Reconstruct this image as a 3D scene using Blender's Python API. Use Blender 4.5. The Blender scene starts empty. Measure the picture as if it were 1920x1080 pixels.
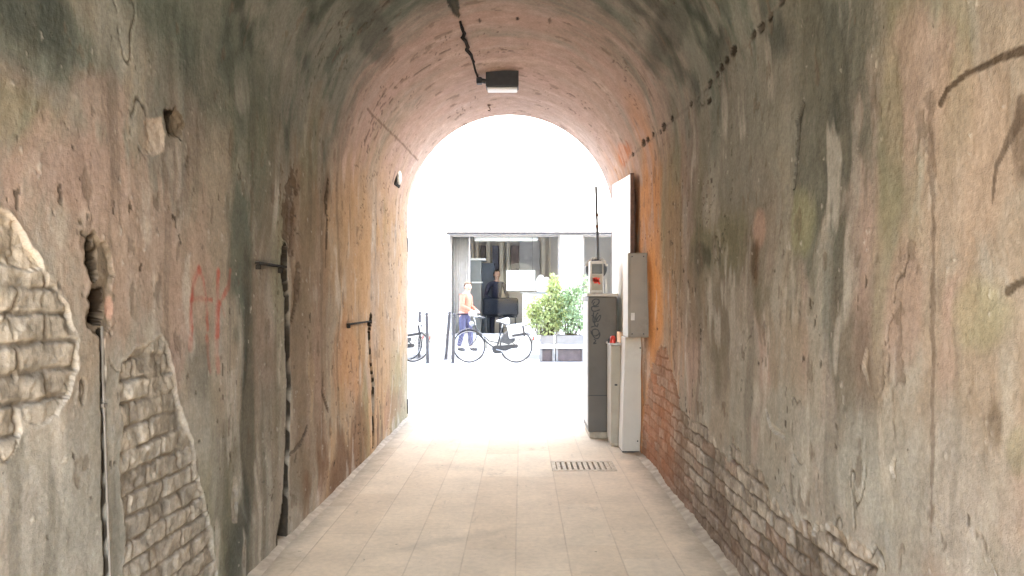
import bpy, bmesh, math, random
import numpy as np
from mathutils import Vector, Matrix

random.seed(7)
C = bpy.context.scene
COL = C.collection
PI = math.pi
# ------------------------------------------------------------------ survey
# camera at (0,0,EYE) looking along +Y; F = focal length in photo pixels
F, CX, CY, EYE = 1387.0, 978.0, 565.0, 1.30
def P(px, py, Y):
    """a point of the place at depth Y, measured from the photograph"""
    return Vector(((px - CX) * Y / F, Y, EYE - (py - CY) * Y / F))

# ------------------------------------------------------------------ noise
def _hash(ix, iy, seed):
    n = (ix.astype(np.int64) * 374761393 + iy.astype(np.int64) * 668265263 + seed * 1442695041) & 0xFFFFFFFF
    n = ((n ^ (n >> 13)) * 1274126177) & 0xFFFFFFFF
    n = (n ^ (n >> 16)) & 0xFFFFFF
    return n.astype(np.float64) / 0xFFFFFF
def vnoise(x, y, seed=0):
    xi = np.floor(x); yi = np.floor(y)
    fx = x - xi; fy = y - yi
    fx = fx * fx * fx * (fx * (fx * 6 - 15) + 10); fy = fy * fy * fy * (fy * (fy * 6 - 15) + 10)
    a = _hash(xi, yi, seed); b = _hash(xi + 1, yi, seed)
    c = _hash(xi, yi + 1, seed); d = _hash(xi + 1, yi + 1, seed)
    return (a + (b - a) * fx) * (1 - fy) + (c + (d - c) * fx) * fy
def fbm(x, y, seed=0, octv=4, gain=0.5):
    t = 0; amp = 1.0; tot = 0
    for k in range(octv):
        ang = 0.6 * k
        cs, sn = math.cos(ang), math.sin(ang)
        f = 2.03 ** k
        if k == 0: xx, yy = x, y
        else: xx, yy = x * f + 17.3 * k, y * f - 9.1 * k
        t = t + amp * vnoise(xx, yy, seed + 31 * k); tot += amp; amp *= gain
    return t / tot
def sstep(a, b, x):
    t = np.clip((x - a) / (b - a), 0, 1)
    return t * t * (3 - 2 * t)

# ------------------------------------------------------------------ materials
def new_mat(name):
    m = bpy.data.materials.new(name); m.use_nodes = True
    return m, m.node_tree.nodes, m.node_tree.links, m.node_tree.nodes['Principled BSDF']
def mat(name, col, rough=0.6, metal=0.0, var=0.12, scale=9.0, bump=0.0, bscale=60.0, spec=0.5, stretch=(1, 1, 1), dirt=0.0):
    m, N, L, b = new_mat(name)
    b.inputs['Roughness'].default_value = rough
    b.inputs['Metallic'].default_value = metal
    b.inputs['Specular IOR Level'].default_value = spec
    tc = N.new('ShaderNodeTexCoord'); mp = N.new('ShaderNodeMapping'); mp.inputs['Scale'].default_value = stretch
    L.new(tc.outputs['Object'], mp.inputs['Vector'])
    n = N.new('ShaderNodeTexNoise'); n.inputs['Scale'].default_value = scale; n.inputs['Detail'].default_value = 6
    L.new(mp.outputs['Vector'], n.inputs['Vector'])
    r = N.new('ShaderNodeValToRGB')
    r.color_ramp.elements[0].position = 0.3; r.color_ramp.elements[1].position = 0.7
    r.color_ramp.elements[0].color = tuple(c * (1 - var) for c in col) + (1,)
    r.color_ramp.elements[1].color = tuple(min(1, c * (1 + var)) for c in col) + (1,)
    L.new(n.outputs['Fac'], r.inputs['Fac'])
    out = r.outputs['Color']
    if dirt > 0:
        n2 = N.new('ShaderNodeTexNoise'); n2.inputs['Scale'].default_value = scale * 0.45; n2.inputs['Detail'].default_value = 8
        n2.inputs['Roughness'].default_value = 0.75
        L.new(mp.outputs['Vector'], n2.inputs['Vector'])
        r2 = N.new('ShaderNodeValToRGB'); r2.color_ramp.elements[0].position = 0.52; r2.color_ramp.elements[1].position = 0.72
        L.new(n2.outputs['Fac'], r2.inputs['Fac'])
        mx = N.new('ShaderNodeMix'); mx.data_type = 'RGBA'
        mm = N.new('ShaderNodeMath'); mm.operation = 'MULTIPLY'; mm.inputs[1].default_value = dirt
        L.new(r2.outputs['Color'], mm.inputs[0]); L.new(mm.outputs[0], mx.inputs['Factor'])
        L.new(out, mx.inputs['A']); mx.inputs['B'].default_value = (col[0] * .35, col[1] * .29, col[2] * .22, 1)
        out = mx.outputs['Result']
    L.new(out, b.inputs['Base Color'])
    if bump > 0:
        n3 = N.new('ShaderNodeTexNoise'); n3.inputs['Scale'].default_value = bscale; n3.inputs['Detail'].default_value = 4
        L.new(tc.outputs['Object'], n3.inputs['Vector'])
        bp = N.new('ShaderNodeBump'); bp.inputs['Strength'].default_value = bump; bp.inputs['Distance'].default_value = 0.004
        L.new(n3.outputs['Fac'], bp.inputs['Height']); L.new(bp.outputs['Normal'], b.inputs['Normal'])
    return m

M = {}
M['black_metal'] = mat('black_metal', (.03, .03, .032), .45, .0, .3, 14, .1)
M['post_metal'] = mat('post_metal', (.055, .050, .052), .5, 0, .3, 12, .1)
M['rust'] = mat('rust', (.06, .032, .02), .9, 0, .5, 40, .6, 120, spec=.05)
M['dark_iron'] = mat('dark_iron', (.025, .021, .017), .9, 0, .5, 40, .5, 120, spec=.05)
M['old_pipe'] = mat('old_pipe', (.17, .15, .125), .6, 0, .25, 18, .3, 90, dirt=.5)
M['lamp_black'] = mat('lamp_black', (.018, .018, .018), .5, 0, .3, 20, .1)
M['diffuser'] = mat('diffuser', (.82, .82, .80), .35, 0, .04, 10)
M['white_board'] = mat('white_board', (.80, .74, .63), .5, 0, .05, 4, .1, 40, dirt=.08)
M['brown_edge'] = mat('brown_edge', (.11, .055, .035), .7, 0, .3, 20, .3)
M['grey_paint'] = mat('grey_paint', (.112, .096, .081), .6, 0, .1, 7, .15, 50, dirt=.35)
M['grey_box'] = mat('grey_box', (.215, .18, .14), .5, 0, .08, 8, .15, 50, dirt=.4)
M['rim_grey'] = mat('rim_grey', (.5, .46, .42), .5, 0, .15, 20, .1, dirt=.3)
M['cream_post'] = mat('cream_post', (.36, .31, .24), .55, 0, .08, 8, .15, 50, dirt=.35)
M['white_duct'] = mat('white_duct', (.50, .455, .39), .45, 0, .05, 6, .15, 40, dirt=.25)
M['red_plastic'] = mat('red_plastic', (.62, .05, .03), .35, 0, .08, 20)
M['red_ink'] = mat('red_ink', (.75, .04, .02), .6, 0, .1, 60)
M['black_ink'] = mat('black_ink', (.022, .022, .024), .55, 0, .2, 60)
M['screen'] = mat('screen', (.03, .025, .02), .25, 0, .2, 10)
M['grate_iron'] = mat('grate_iron', (.50, .40, .28), .7, 0, .25, 40, .5, 120, dirt=.3)
M['pit'] = mat('pit', (.13, .09, .055), .9, 0, .3, 30)
M['facade_white'] = mat('facade_white', (.74, .73, .70), .85, 0, .05, 2, .2, 60)
M['facade_beige'] = mat('facade_beige', (.52, .44, .36), .85, 0, .12, 2, .3, 60)
M['plinth_cream'] = mat('plinth_cream', (.60, .57, .48), .85, 0, .1, 3, .3, 60)
M['frame_grey'] = mat('frame_grey', (.33, .31, .29), .5, 0, .12, 10)
M['inner_wall'] = mat('inner_wall', (.82, .78, .74), .85, 0, .08, 2)
M['inner_floor'] = mat('inner_floor', (.45, .42, .40), .6, 0, .2, 4)
M['pilaster'] = mat('pilaster', (.80, .73, .63), .8, 0, .08, 4)
M['cupboard_brown'] = mat('cupboard_brown', (.21, .16, .155), .5, 0, .2, 6)
M['cupboard_navy'] = mat('cupboard_navy', (.13, .14, .21), .5, 0, .2, 6)
M['door_grey'] = mat('door_grey', (.52, .52, .54), .5, 0, .06, 4)
M['cabinet_grey'] = mat('cabinet_grey', (.24, .25, .25), .5, 0, .1, 5)
M['cabinet_blue'] = mat('cabinet_blue', (.06, .085, .13), .5, 0, .2, 7)
M['sofa_dark'] = mat('sofa_dark', (.009, .011, .016), .8, 0, .25, 14, .3, 40, spec=.05)
M['paper'] = mat('paper', (.85, .85, .84), .7, 0, .03, 8)
M['curtain'] = mat('curtain', (.50, .47, .45), .9, 0, .1, 8, .2, 80)
M['blind'] = mat('blind', (.78, .76, .70), .7, 0, .05, 8)
M['planter_grey'] = mat('planter_grey', (.25, .25, .25), .7, 0, .1, 8, .2, 60)
M['bench_white'] = mat('bench_white', (.70, .68, .65), .6, 0, .06, 8, .1)
M['bench_dark'] = mat('bench_dark', (.115, .095, .10), .7, 0, .2, 8, .2)
M['soil'] = mat('soil', (.05, .035, .025), .95, 0, .4, 30, .6)
M['tyre'] = mat('tyre', (.038, .037, .037), .8, 0, .2, 20)
M['chrome'] = mat('chrome', (.45, .45, .45), .3, .8, .1, 20)
M['bike_paint'] = mat('bike_paint', (.042, .040, .042), .35, 0, .2, 20)
M['coat_guard'] = mat('coat_guard', (.07, .07, .072), .6, 0, .2, 20)
M['saddle_grey'] = mat('saddle_grey', (.55, .53, .51), .6, 0, .1, 20)
M['pannier_white'] = mat('pannier_white', (.74, .72, .70), .7, 0, .06, 14, .2, 60)
M['skin'] = mat('skin', (.55, .34, .25), .5, 0, .06, 14)
M['hair'] = mat('hair', (.22, .14, .08), .6, 0, .3, 60, .4, 120)
M['hair_dark'] = mat('hair_dark', (.03, .024, .02), .6, 0, .3, 60)
M['jacket'] = mat('jacket', (.60, .20, .13), .85, 0, .1, 16, .3, 50)
M['jeans'] = mat('jeans', (.075, .075, .135), .9, 0, .2, 20, .3, 90)
M['belt'] = mat('belt', (.03, .02, .03), .7, 0, .2, 20)
M['shoe'] = mat('shoe', (.035, .03, .03), .6, 0, .2, 20)
M['navy_cloth'] = mat('navy_cloth', (.022, .025, .055), .9, 0, .2, 20)

def glass_mat():
    m, N, L, b = new_mat('shop_glass')
    out = N['Material Output']; N.remove(b)
    tr = N.new('ShaderNodeBsdfTransparent'); tr.inputs['Color'].default_value = (.90, .93, .93, 1)
    gl = N.new('ShaderNodeBsdfGlossy'); gl.inputs['Roughness'].default_value = 0.02
    fr = N.new('ShaderNodeFresnel'); fr.inputs['IOR'].default_value = 1.2
    n = N.new('ShaderNodeTexNoise'); n.inputs['Scale'].default_value = 1.2
    bp = N.new('ShaderNodeBump'); bp.inputs['Strength'].default_value = .03; bp.inputs['Distance'].default_value = .01
    L.new(n.outputs['Fac'], bp.inputs['Height']); L.new(bp.outputs['Normal'], gl.inputs['Normal'])
    mx = N.new('ShaderNodeMixShader')
    L.new(fr.outputs['Fac'], mx.inputs['Fac']); L.new(tr.outputs[0], mx.inputs[1]); L.new(gl.outputs[0], mx.inputs[2])
    L.new(mx.outputs[0], out.inputs['Surface'])
    return m
M['glass'] = glass_mat()

def leaf_mat(name, c1, c2):
    m, N, L, b = new_mat(name)
    b.inputs['Roughness'].default_value = .55
    oi = N.new('ShaderNodeTexCoord'); n = N.new('ShaderNodeTexNoise'); n.inputs['Scale'].default_value = 11; n.inputs['Detail'].default_value = 5
    L.new(oi.outputs['Object'], n.inputs['Vector'])
    r = N.new('ShaderNodeValToRGB'); r.color_ramp.elements[0].position = .35; r.color_ramp.elements[1].position = .65
    r.color_ramp.elements[0].color = c1 + (1,); r.color_ramp.elements[1].color = c2 + (1,)
    L.new(n.outputs['Fac'], r.inputs['Fac']); L.new(r.outputs['Color'], b.inputs['Base Color'])
    tr = N.new('ShaderNodeBsdfTranslucent'); L.new(r.outputs['Color'], tr.inputs['Color'])
    mx = N.new('ShaderNodeMixShader'); mx.inputs['Fac'].default_value = .35
    L.new(b.outputs[0], mx.inputs[1]); L.new(tr.outputs[0], mx.inputs[2]); L.new(mx.outputs[0], N['Material Output'].inputs['Surface'])
    return m
M['leaf_yellow'] = leaf_mat('leaf_yellow', (.26, .32, .11), (.56, .62, .30))
M['leaf_green'] = leaf_mat('leaf_green', (.19, .29, .14), (.48, .60, .36))
M['twig'] = mat('twig', (.10, .08, .04), .8, 0, .3, 20)

def plaster_mat():
    m, N, L, b = new_mat('aged_plaster')
    b.inputs['Roughness'].default_value = .95; b.inputs['Specular IOR Level'].default_value = 0.0
    at = N.new('ShaderNodeAttribute'); at.attribute_name = 'paint'
    uv = N.new('ShaderNodeUVMap'); uv.uv_map = 'wall'
    def noise(scale, detail, rough, sc):
        mp = N.new('ShaderNodeMapping'); mp.inputs['Scale'].default_value = sc
        L.new(uv.outputs['UV'], mp.inputs['Vector'])
        n = N.new('ShaderNodeTexNoise'); n.inputs['Scale'].default_value = scale; n.inputs['Detail'].default_value = detail; n.inputs['Roughness'].default_value = rough
        L.new(mp.outputs['Vector'], n.inputs['Vector']); return n.outputs['Fac']
    def rng(fac, a, b2, lo, hi):
        r = N.new('ShaderNodeMapRange'); r.inputs['From Min'].default_value = a; r.inputs['From Max'].default_value = b2
        r.inputs['To Min'].default_value = lo; r.inputs['To Max'].default_value = hi
        L.new(fac, r.inputs['Value']); return r.outputs['Result']
    def mul(a, b2):
        x = N.new('ShaderNodeMath'); x.operation = 'MULTIPLY'; L.new(a, x.inputs[0]); L.new(b2, x.inputs[1]); return x.outputs[0]
    fine = rng(noise(70, 6, .7, (1, .8, 1)), .3, .7, .82, 1.18)
    mott = rng(noise(13, 7, .68, (1, .8, 1)), .3, .7, .84, 1.16)
    streak = rng(noise(9, 5, .6, (1.2, .35, 1)), .3, .7, .94, 1.06)
    speck = rng(noise(38, 3, .55, (1, .55, 1)), .70, .76, 1.0, .45)
    f = mul(mul(mul(fine, streak), speck), mott)
    v = N.new('ShaderNodeVectorMath'); v.operation = 'SCALE'
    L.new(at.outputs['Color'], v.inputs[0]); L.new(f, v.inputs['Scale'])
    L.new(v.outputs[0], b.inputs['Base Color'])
    h1 = noise(55, 6, .62, (1, .8, 1)); h2 = noise(240, 3, .5, (1, 1, 1))
    ad = N.new('ShaderNodeMath'); ad.operation = 'MULTIPLY_ADD'; ad.inputs[1].default_value = .3
    L.new(h2, ad.inputs[0]); L.new(h1, ad.inputs[2])
    bp = N.new('ShaderNodeBump'); bp.inputs['Strength'].default_value = .55; bp.inputs['Distance'].default_value = .006
    L.new(ad.outputs[0], bp.inputs['Height']); L.new(bp.outputs['Normal'], b.inputs['Normal'])
    return m
M['plaster'] = plaster_mat()

def paving_mat():
    """pale stone slabs laid lengthwise, dust-coloured joints, scuffs and damp stains"""
    m, N, L, b = new_mat('stone_paving')
    b.inputs['Roughness'].default_value = .8; b.inputs['Specular IOR Level'].default_value = .15
    tc = N.new('ShaderNodeTexCoord')
    sp = N.new('ShaderNodeSeparateXYZ'); L.new(tc.outputs['Object'], sp.inputs[0])
    def mth(op, a, b2=None, c=None):
        x = N.new('ShaderNodeMath'); x.operation = op
        for k, q in enumerate((a, b2, c)):
            if q is None: continue
            if isinstance(q, (int, float)): x.inputs[k].default_value = q
            else: L.new(q, x.inputs[k])
        return x.outputs[0]
    RW = .268
    rowf = mth('DIVIDE', mth('ADD', sp.outputs['X'], .03), RW); row = mth('FLOOR', rowf); fx = mth('FRACT', rowf)
    wn = N.new('ShaderNodeTexWhiteNoise'); wn.noise_dimensions = '1D'; L.new(row, wn.inputs['W'])
    ln = mth('MULTIPLY_ADD', wn.outputs['Value'], .35, .75)
    colf = mth('ADD', mth('DIVIDE', sp.outputs['Y'], ln), mth('MULTIPLY', wn.outputs['Value'], 7.31)); fy = mth('FRACT', colf)
    dx = mth('MULTIPLY', mth('MINIMUM', fx, mth('SUBTRACT', 1.0, fx)), RW); dy = mth('MULTIPLY', mth('MINIMUM', fy, mth('SUBTRACT', 1.0, fy)), .9)
    def edge(d, w0, w1):
        r = N.new('ShaderNodeMapRange'); r.inputs['From Min'].default_value = w0; r.inputs['From Max'].default_value = w1
        r.inputs['To Min'].default_value = 1; r.inputs['To Max'].default_value = 0; L.new(d, r.inputs['Value']); return r.outputs['Result']
    jl = edge(dx, .0015, .005); jc = mth('MULTIPLY', edge(dy, .001, .006), .55)
    joint = mth('MAXIMUM', jl, jc)
    wn2 = N.new('ShaderNodeTexWhiteNoise'); wn2.noise_dimensions = '2D'
    cb = N.new('ShaderNodeCombineXYZ'); L.new(row, cb.inputs['X']); L.new(mth('FLOOR', colf), cb.inputs['Y']); L.new(cb.outputs[0], wn2.inputs['Vector'])
    slab = N.new('ShaderNodeMix'); slab.data_type = 'RGBA'; L.new(wn2.outputs['Value'], slab.inputs['Factor'])
    slab.inputs['A'].default_value = (.69, .565, .415, 1); slab.inputs['B'].default_value = (.75, .635, .485, 1)
    jm = N.new('ShaderNodeMix'); jm.data_type = 'RGBA'; L.new(slab.outputs['Result'], jm.inputs['A']); jm.inputs['B'].default_value = (.55, .445, .33, 1)
    tn = N.new('ShaderNodeTexNoise'); tn.inputs['Scale'].default_value = 3.3; L.new(tc.outputs['Object'], tn.inputs['Vector'])
    L.new(mth('MULTIPLY', joint, mth('MULTIPLY_ADD', tn.outputs['Fac'], 1.4, -.15)), jm.inputs['Factor'])
    def noise(scale, detail, rough, sc=(1, 1, 1)):
        mp = N.new('ShaderNodeMapping'); mp.inputs['Scale'].default_value = sc; L.new(tc.outputs['Object'], mp.inputs['Vector'])
        n = N.new('ShaderNodeTexNoise'); n.inputs['Scale'].default_value = scale; n.inputs['Detail'].default_value = detail; n.inputs['Roughness'].default_value = rough
        L.new(mp.outputs[0], n.inputs['Vector']); return n.outputs['Fac']
    def rng(fac, a, b2, lo, hi):
        r = N.new('ShaderNodeMapRange'); r.inputs['From Min'].default_value = a; r.inputs['From Max'].default_value = b2
        r.inputs['To Min'].default_value = lo; r.inputs['To Max'].default_value = hi
        L.new(fac, r.inputs['Value']); return r.outputs['Result']
    def mul(a, b2):
        x = N.new('ShaderNodeMath'); x.operation = 'MULTIPLY'; L.new(a, x.inputs[0]); L.new(b2, x.inputs[1]); return x.outputs[0]
    f = mul(rng(noise(2.2, 6, .6), .3, .7, .88, 1.1), rng(noise(30, 6, .65), .3, .7, .9, 1.08))
    f = mul(f, rng(noise(1.5, 8, .72, (1.6, .8, 1)), .6, .74, 1.0, .62))
    f = mul(f, rng(noise(60, 3, .5), .68, .74, 1.0, .7))
    f = mul(f, rng(noise(6, 9, .75, (2.2, .5, 1)), .60, .70, 1.0, .74))
    f = mul(f, rng(noise(17, 4, .5), .73, .76, 1.0, .55))
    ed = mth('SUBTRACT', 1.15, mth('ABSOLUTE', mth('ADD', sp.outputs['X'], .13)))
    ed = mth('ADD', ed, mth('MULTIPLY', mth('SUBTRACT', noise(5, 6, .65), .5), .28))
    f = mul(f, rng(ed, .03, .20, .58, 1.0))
    # a long tan scuff where bins are dragged across the slabs
    sx = mth('ADD', sp.outputs['X'], .35); sy = mth('SUBTRACT', sp.outputs['Y'], 4.05)
    sd = mth('ABSOLUTE', mth('SUBTRACT', sy, mth('MULTIPLY', sx, .62)))
    sd = mth('ADD', sd, mth('MULTIPLY', mth('SUBTRACT', noise(7, 6, .7), .5), .35))
    sc = mth('MULTIPLY', rng(sd, .0, .10, 1.0, 0.0), rng(mth('ABSOLUTE', sx), .25, .55, 1.0, 0.0))
    f = mul(f, mth('SUBTRACT', 1.0, mth('MULTIPLY', mth('MULTIPLY', sc, noise(14, 5, .7)), .30)))
    v = N.new('ShaderNodeVectorMath'); v.operation = 'SCALE'
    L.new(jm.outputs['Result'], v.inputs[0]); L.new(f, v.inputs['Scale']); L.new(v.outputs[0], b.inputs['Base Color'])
    h = N.new('ShaderNodeMath'); h.operation = 'MULTIPLY_ADD'; h.inputs[1].default_value = -1.2
    L.new(joint, h.inputs[0]); L.new(noise(24, 6, .6), h.inputs[2])
    bp = N.new('ShaderNodeBump'); bp.inputs['Strength'].default_value = .35; bp.inputs['Distance'].default_value = .004
    L.new(h.outputs[0], bp.inputs['Height']); L.new(bp.outputs[0], b.inputs['Normal'])
    return m
M['paving'] = paving_mat()
M['street'] = mat('street_stone', (.50, .48, .45), .85, 0, .1, 3, .3, 30)
M['ground'] = mat('ground_stone', (.42, .40, .37), .9, 0, .1, 1.5, .3, 20)
M['pavement'] = mat('pavement_stone', (.52, .50, .47), .85, 0, .08, 3, .3, 30)
M['mortar'] = mat('mortar_strip', (.40, .33, .25), .9, 0, .25, 14, .6, 60, dirt=.4)

# ------------------------------------------------------------------ mesh builder
class MB:
    def __init__(s): s.v = []; s.f = []; s.sm = []
    def add(s, vs, fs, smooth=False):
        o = len(s.v); s.v += [tuple(v) for v in vs]
        for f in fs: s.f.append(tuple(i + o for i in f)); s.sm.append(smooth)
    def bm(s, bm, smooth=False):
        bm.verts.index_update()
        s.add([v.co[:] for v in bm.verts], [[v.index for v in f.verts] for f in bm.faces], smooth); bm.free()
    def box(s, x0, x1, y0, y1, z0, z1, bev=0.0, mtx=None, seg=2):
        b = bmesh.new(); bmesh.ops.create_cube(b, size=1)
        for v in b.verts:
            v.co = Vector(((x0 + x1) / 2 + v.co.x * (x1 - x0), (y0 + y1) / 2 + v.co.y * (y1 - y0), (z0 + z1) / 2 + v.co.z * (z1 - z0)))
        if bev > 0: bmesh.ops.bevel(b, geom=b.edges[:], offset=bev, segments=seg, affect='EDGES', profile=.5)
        if mtx is not None: bmesh.ops.transform(b, matrix=mtx, verts=b.verts[:])
        s.bm(b); return s
    def tube(s, pts, r, n=10, caps=True, closed=False):
        pts = [Vector(p) for p in pts]; m = len(pts)
        rs = r if isinstance(r, (list, tuple)) else [r] * m
        rings = []; up = None
        for i, p in enumerate(pts):
            if closed: d = pts[(i + 1) % m] - pts[i - 1]
            else: d = pts[min(i + 1, m - 1)] - pts[max(i - 1, 0)]
            d = d.normalized() if d.length > 1e-9 else Vector((0, 0, 1))
            if up is None:
                up = Vector((0, 0, 1)) if abs(d.z) < .9 else Vector((1, 0, 0))
            a = d.cross(up)
            if a.length < 1e-6: a = d.cross(Vector((0.3, 1, .2)))
            a.normalize(); up = a.cross(d).normalized()
            rings.append([p + (a * math.cos(2 * PI * k / n) + up * math.sin(2 * PI * k / n)) * rs[i] for k in range(n)])
        vs = [q for rg in rings for q in rg]; fs = []
        for i in range(m if closed else m - 1):
            j = (i + 1) % m
            for k in range(n):
                fs.append((i * n + k, i * n + (k + 1) % n, j * n + (k + 1) % n, j * n + k))
        s.add(vs, fs, True)
        if caps and not closed:
            s.add(rings[0], [tuple(range(n))[::-1]]); s.add(rings[-1], [tuple(range(n))])
        return s
    def cyl(s, p, q, r, n=16): return s.tube([p, q], r, n)
    def ball(s, c, r, sc=(1, 1, 1), u=14, w=10):
        b = bmesh.new(); bmesh.ops.create_uvsphere(b, u_segments=u, v_segments=w, radius=r)
        for v in b.verts: v.co = Vector((c[0] + v.co.x * sc[0], c[1] + v.co.y * sc[1], c[2] + v.co.z * sc[2]))
        s.bm(b, True); return s
    def prism(s, outline, d0, d1, axis='y'):
        """closed outline of 2-D points given depth along an axis"""
        n = len(outline)
        def mk(a, b, d): return (a, d, b) if axis == 'y' else ((d, a, b) if axis == 'x' else (a, b, d))
        vs = [mk(a, b, d0) for a, b in outline] + [mk(a, b, d1) for a, b in outline]
        fs = [tuple(range(n)), tuple(range(2 * n - 1, n - 1, -1))]
        for i in range(n): fs.append((i, n + i, n + (i + 1) % n, (i + 1) % n))
        s.add(vs, fs); return s
    def build(s, name, m, parent=None, loc=None):
        me = bpy.data.meshes.new(name)
        o0 = Vector(loc) if loc is not None else (Vector(parent.location) if parent is not None and parent.parent is None else Vector((0, 0, 0)))
        if parent is not None and parent.parent is not None:
            o0 = Vector(parent.parent.location)
        elif parent is not None and parent.type == 'MESH':
            o0 = Vector(parent.location)
        me.from_pydata([(v[0] - o0.x, v[1] - o0.y, v[2] - o0.z) for v in s.v], [], s.f)
        me.polygons.foreach_set('use_smooth', s.sm); 
        b = bmesh.new(); b.from_mesh(me); bmesh.ops.recalc_face_normals(b, faces=b.faces[:]); b.to_mesh(me); b.free()
        me.update()
        o = bpy.data.objects.new(name, me); COL.objects.link(o)
        o.data.materials.append(m)
        if parent is not None: o.parent = parent
        else: o.location = o0
        return o

def tag(o, label=None, cat=None, group=None, kind=None):
    if label: o['label'] = label
    if cat: o['category'] = cat
    if group: o['group'] = group
    if kind: o['kind'] = kind
    return o
def thing(name, label, cat, loc=(0, 0, 0), group=None):
    o = bpy.data.objects.new(name, None); COL.objects.link(o); o.location = loc; o.empty_display_size = .2
    return tag(o, label, cat, group)
def dup(o, parent=None):
    c = o.copy(); COL.objects.link(c); c.parent = parent
    for ch in [x for x in o.children]: dup(ch, c)
    return c

# ================================================================== THE PASSAGE
XL, XR, XC, RAD, ZC = -1.28, 1.02, -0.13, 1.15, 2.24
Y0, Y1 = -2.0, 8.30
S1 = ZC; S2 = S1 + PI * RAD; SE = S2 + ZC
def pix2ys(px, py):
    dx, dz = (px - CX) / F, -(py - CY) / F
    if abs(dx) > 1e-6:
        t = (XL if dx < 0 else XR) / dx
        z = EYE + dz * t
        if z <= ZC: return (t, z if dx < 0 else SE - z)
    a = dx * dx + dz * dz; b = -XC * dx + (EYE - ZC) * dz; c = XC * XC + (EYE - ZC) ** 2 - RAD * RAD
    t = (-b + math.sqrt(b * b - a * c)) / a
    th = math.atan2(EYE + dz * t - ZC, dx * t - XC)
    return (t, S1 + RAD * (PI - th))
def prof(s):
    """point of the lining and inward normal for distance s round the profile (left floor, crown, right floor)"""
    s = np.asarray(s, float)
    th = PI - (s - S1) / RAD
    x = np.where(s < S1, XL, np.where(s > S2, XR, XC + RAD * np.cos(th)))
    z = np.where(s < S1, s, np.where(s > S2, SE - s, ZC + RAD * np.sin(th)))
    nx = np.where(s < S1, 1.0, np.where(s > S2, -1.0, -np.cos(th)))
    nz = np.where((s < S1) | (s > S2), 0.0, -np.sin(th))
    return x, z, nx, nz
def shell_pt(px, py, off=0.0):
    y, s = pix2ys(px, py); x, z, nx, nz = prof(s)
    return Vector((float(x + nx * off), y, float(z + nz * off)))

ys = list(np.arange(Y0, 1.2, .06)); y = 1.2
while y < Y1:
    ys.append(y); y += .0042 * (max(y, 1.5) / 1.5) ** 1.3
ys.append(Y1); ys = np.array(ys)
sw = np.linspace(0, S1, 400); sv = np.linspace(S1, S2, 370)
ss = np.concatenate([sw, sv[1:], (S2 + (sw))[1:]])
NY, NS = len(ys), len(ss)
YY, SS = np.meshgrid(ys, ss, indexing='ij')

def poly_sdf(pts):
    """signed distance in metres on the lining to a polygon traced on the photograph (inside > 0)"""
    p = np.array([pix2ys(*q) for q in pts]); n = len(p)
    lo = p.min(0) - .3; hi = p.max(0) + .3
    out = np.full(YY.shape, -.3)
    iy = (ys > lo[0]) & (ys < hi[0]); isx = (ss > lo[1]) & (ss < hi[1])
    a = YY[np.ix_(iy, isx)]; b = SS[np.ix_(iy, isx)]
    d = np.full(a.shape, 1e9); ins = np.zeros(a.shape, bool)
    for i in range(n):
        x1, y1 = p[i]; x2, y2 = p[(i + 1) % n]
        ex, ey = x2 - x1, y2 - y1; L2 = ex * ex + ey * ey + 1e-12
        t = np.clip(((a - x1) * ex + (b - y1) * ey) / L2, 0, 1)
        d = np.minimum(d, (a - x1 - t * ex) ** 2 + (b - y1 - t * ey) ** 2)
        if abs(ey) > 1e-9:
            c = ((y1 > b) != (y2 > b)) & (a < ex * (b - y1) / ey + x1)
            ins ^= c
    d = np.sqrt(d); out[np.ix_(iy, isx)] = np.where(ins, d, -np.minimum(d, .3))
    return out
def line_dist(pts, width=None):
    """distance in metres on the lining to a traced polyline; width per point (m) gives a normalised distance"""
    p = [pix2ys(*q) for q in pts]
    pa = np.array(p); lo = pa.min(0) - .25; hi = pa.max(0) + .25
    iy = (ys > lo[0]) & (ys < hi[0]); isx = (ss > lo[1]) & (ss < hi[1])
    out = np.full(YY.shape, 9.0)
    a = YY[np.ix_(iy, isx)]; b = SS[np.ix_(iy, isx)]
    d = np.full(a.shape, 9.0)
    for i in range(len(p) - 1):
        x1, y1 = p[i]; x2, y2 = p[i + 1]
        ex, ey = x2 - x1, y2 - y1; L2 = ex * ex + ey * ey + 1e-12
        t = np.clip(((a - x1) * ex + (b - y1) * ey) / L2, 0, 1)
        q = np.sqrt((a - x1 - t * ex) ** 2 + (b - y1 - t * ey) ** 2)
        if width is not None: q = q / (width[i] + (width[i + 1] - width[i]) * t)
        d = np.minimum(d, q)
    out[np.ix_(iy, isx)] = d
    return out

# general noises on the lining
n_big = fbm(YY * 1.1, SS * .8, 1, 4)
n_mid = fbm(YY * 5, SS * 3.2, 2, 4)
n_fin = fbm(YY * 22, SS * 15, 3, 3)
_lw = fbm(YY * 1.7, SS * 1.4, 41, 3) - .5
n_str = fbm(YY * 2.9 + 1.5 * _lw + .5 * n_mid, SS * .75 + .5 * _lw, 4, 5, .56)       # streaks running down the wall / round the vault
n_str2 = fbm(YY * 6.5 + 2.2 * _lw + .9 * n_mid, SS * 1.35 + .6 * n_mid, 5, 5, .58)
n_warp = fbm(YY * 9, SS * 9, 6, 4) - .5
n_jag = fbm(YY * 26, SS * 26, 8, 3) - .5
isL = SS < S1; isR = SS > S2
_wv = (n_str - .5) * .5 + (n_mid - .5) * .3
isV = sstep(S1 - .35, S1 + .35, SS + _wv) * sstep(S2 + .35, S2 - .35, SS + _wv)
softL = 1 - sstep(S1 - .2, S1 + .55, SS + _wv); softR = sstep(S2 - .55, S2 + .2, SS + _wv)

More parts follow.
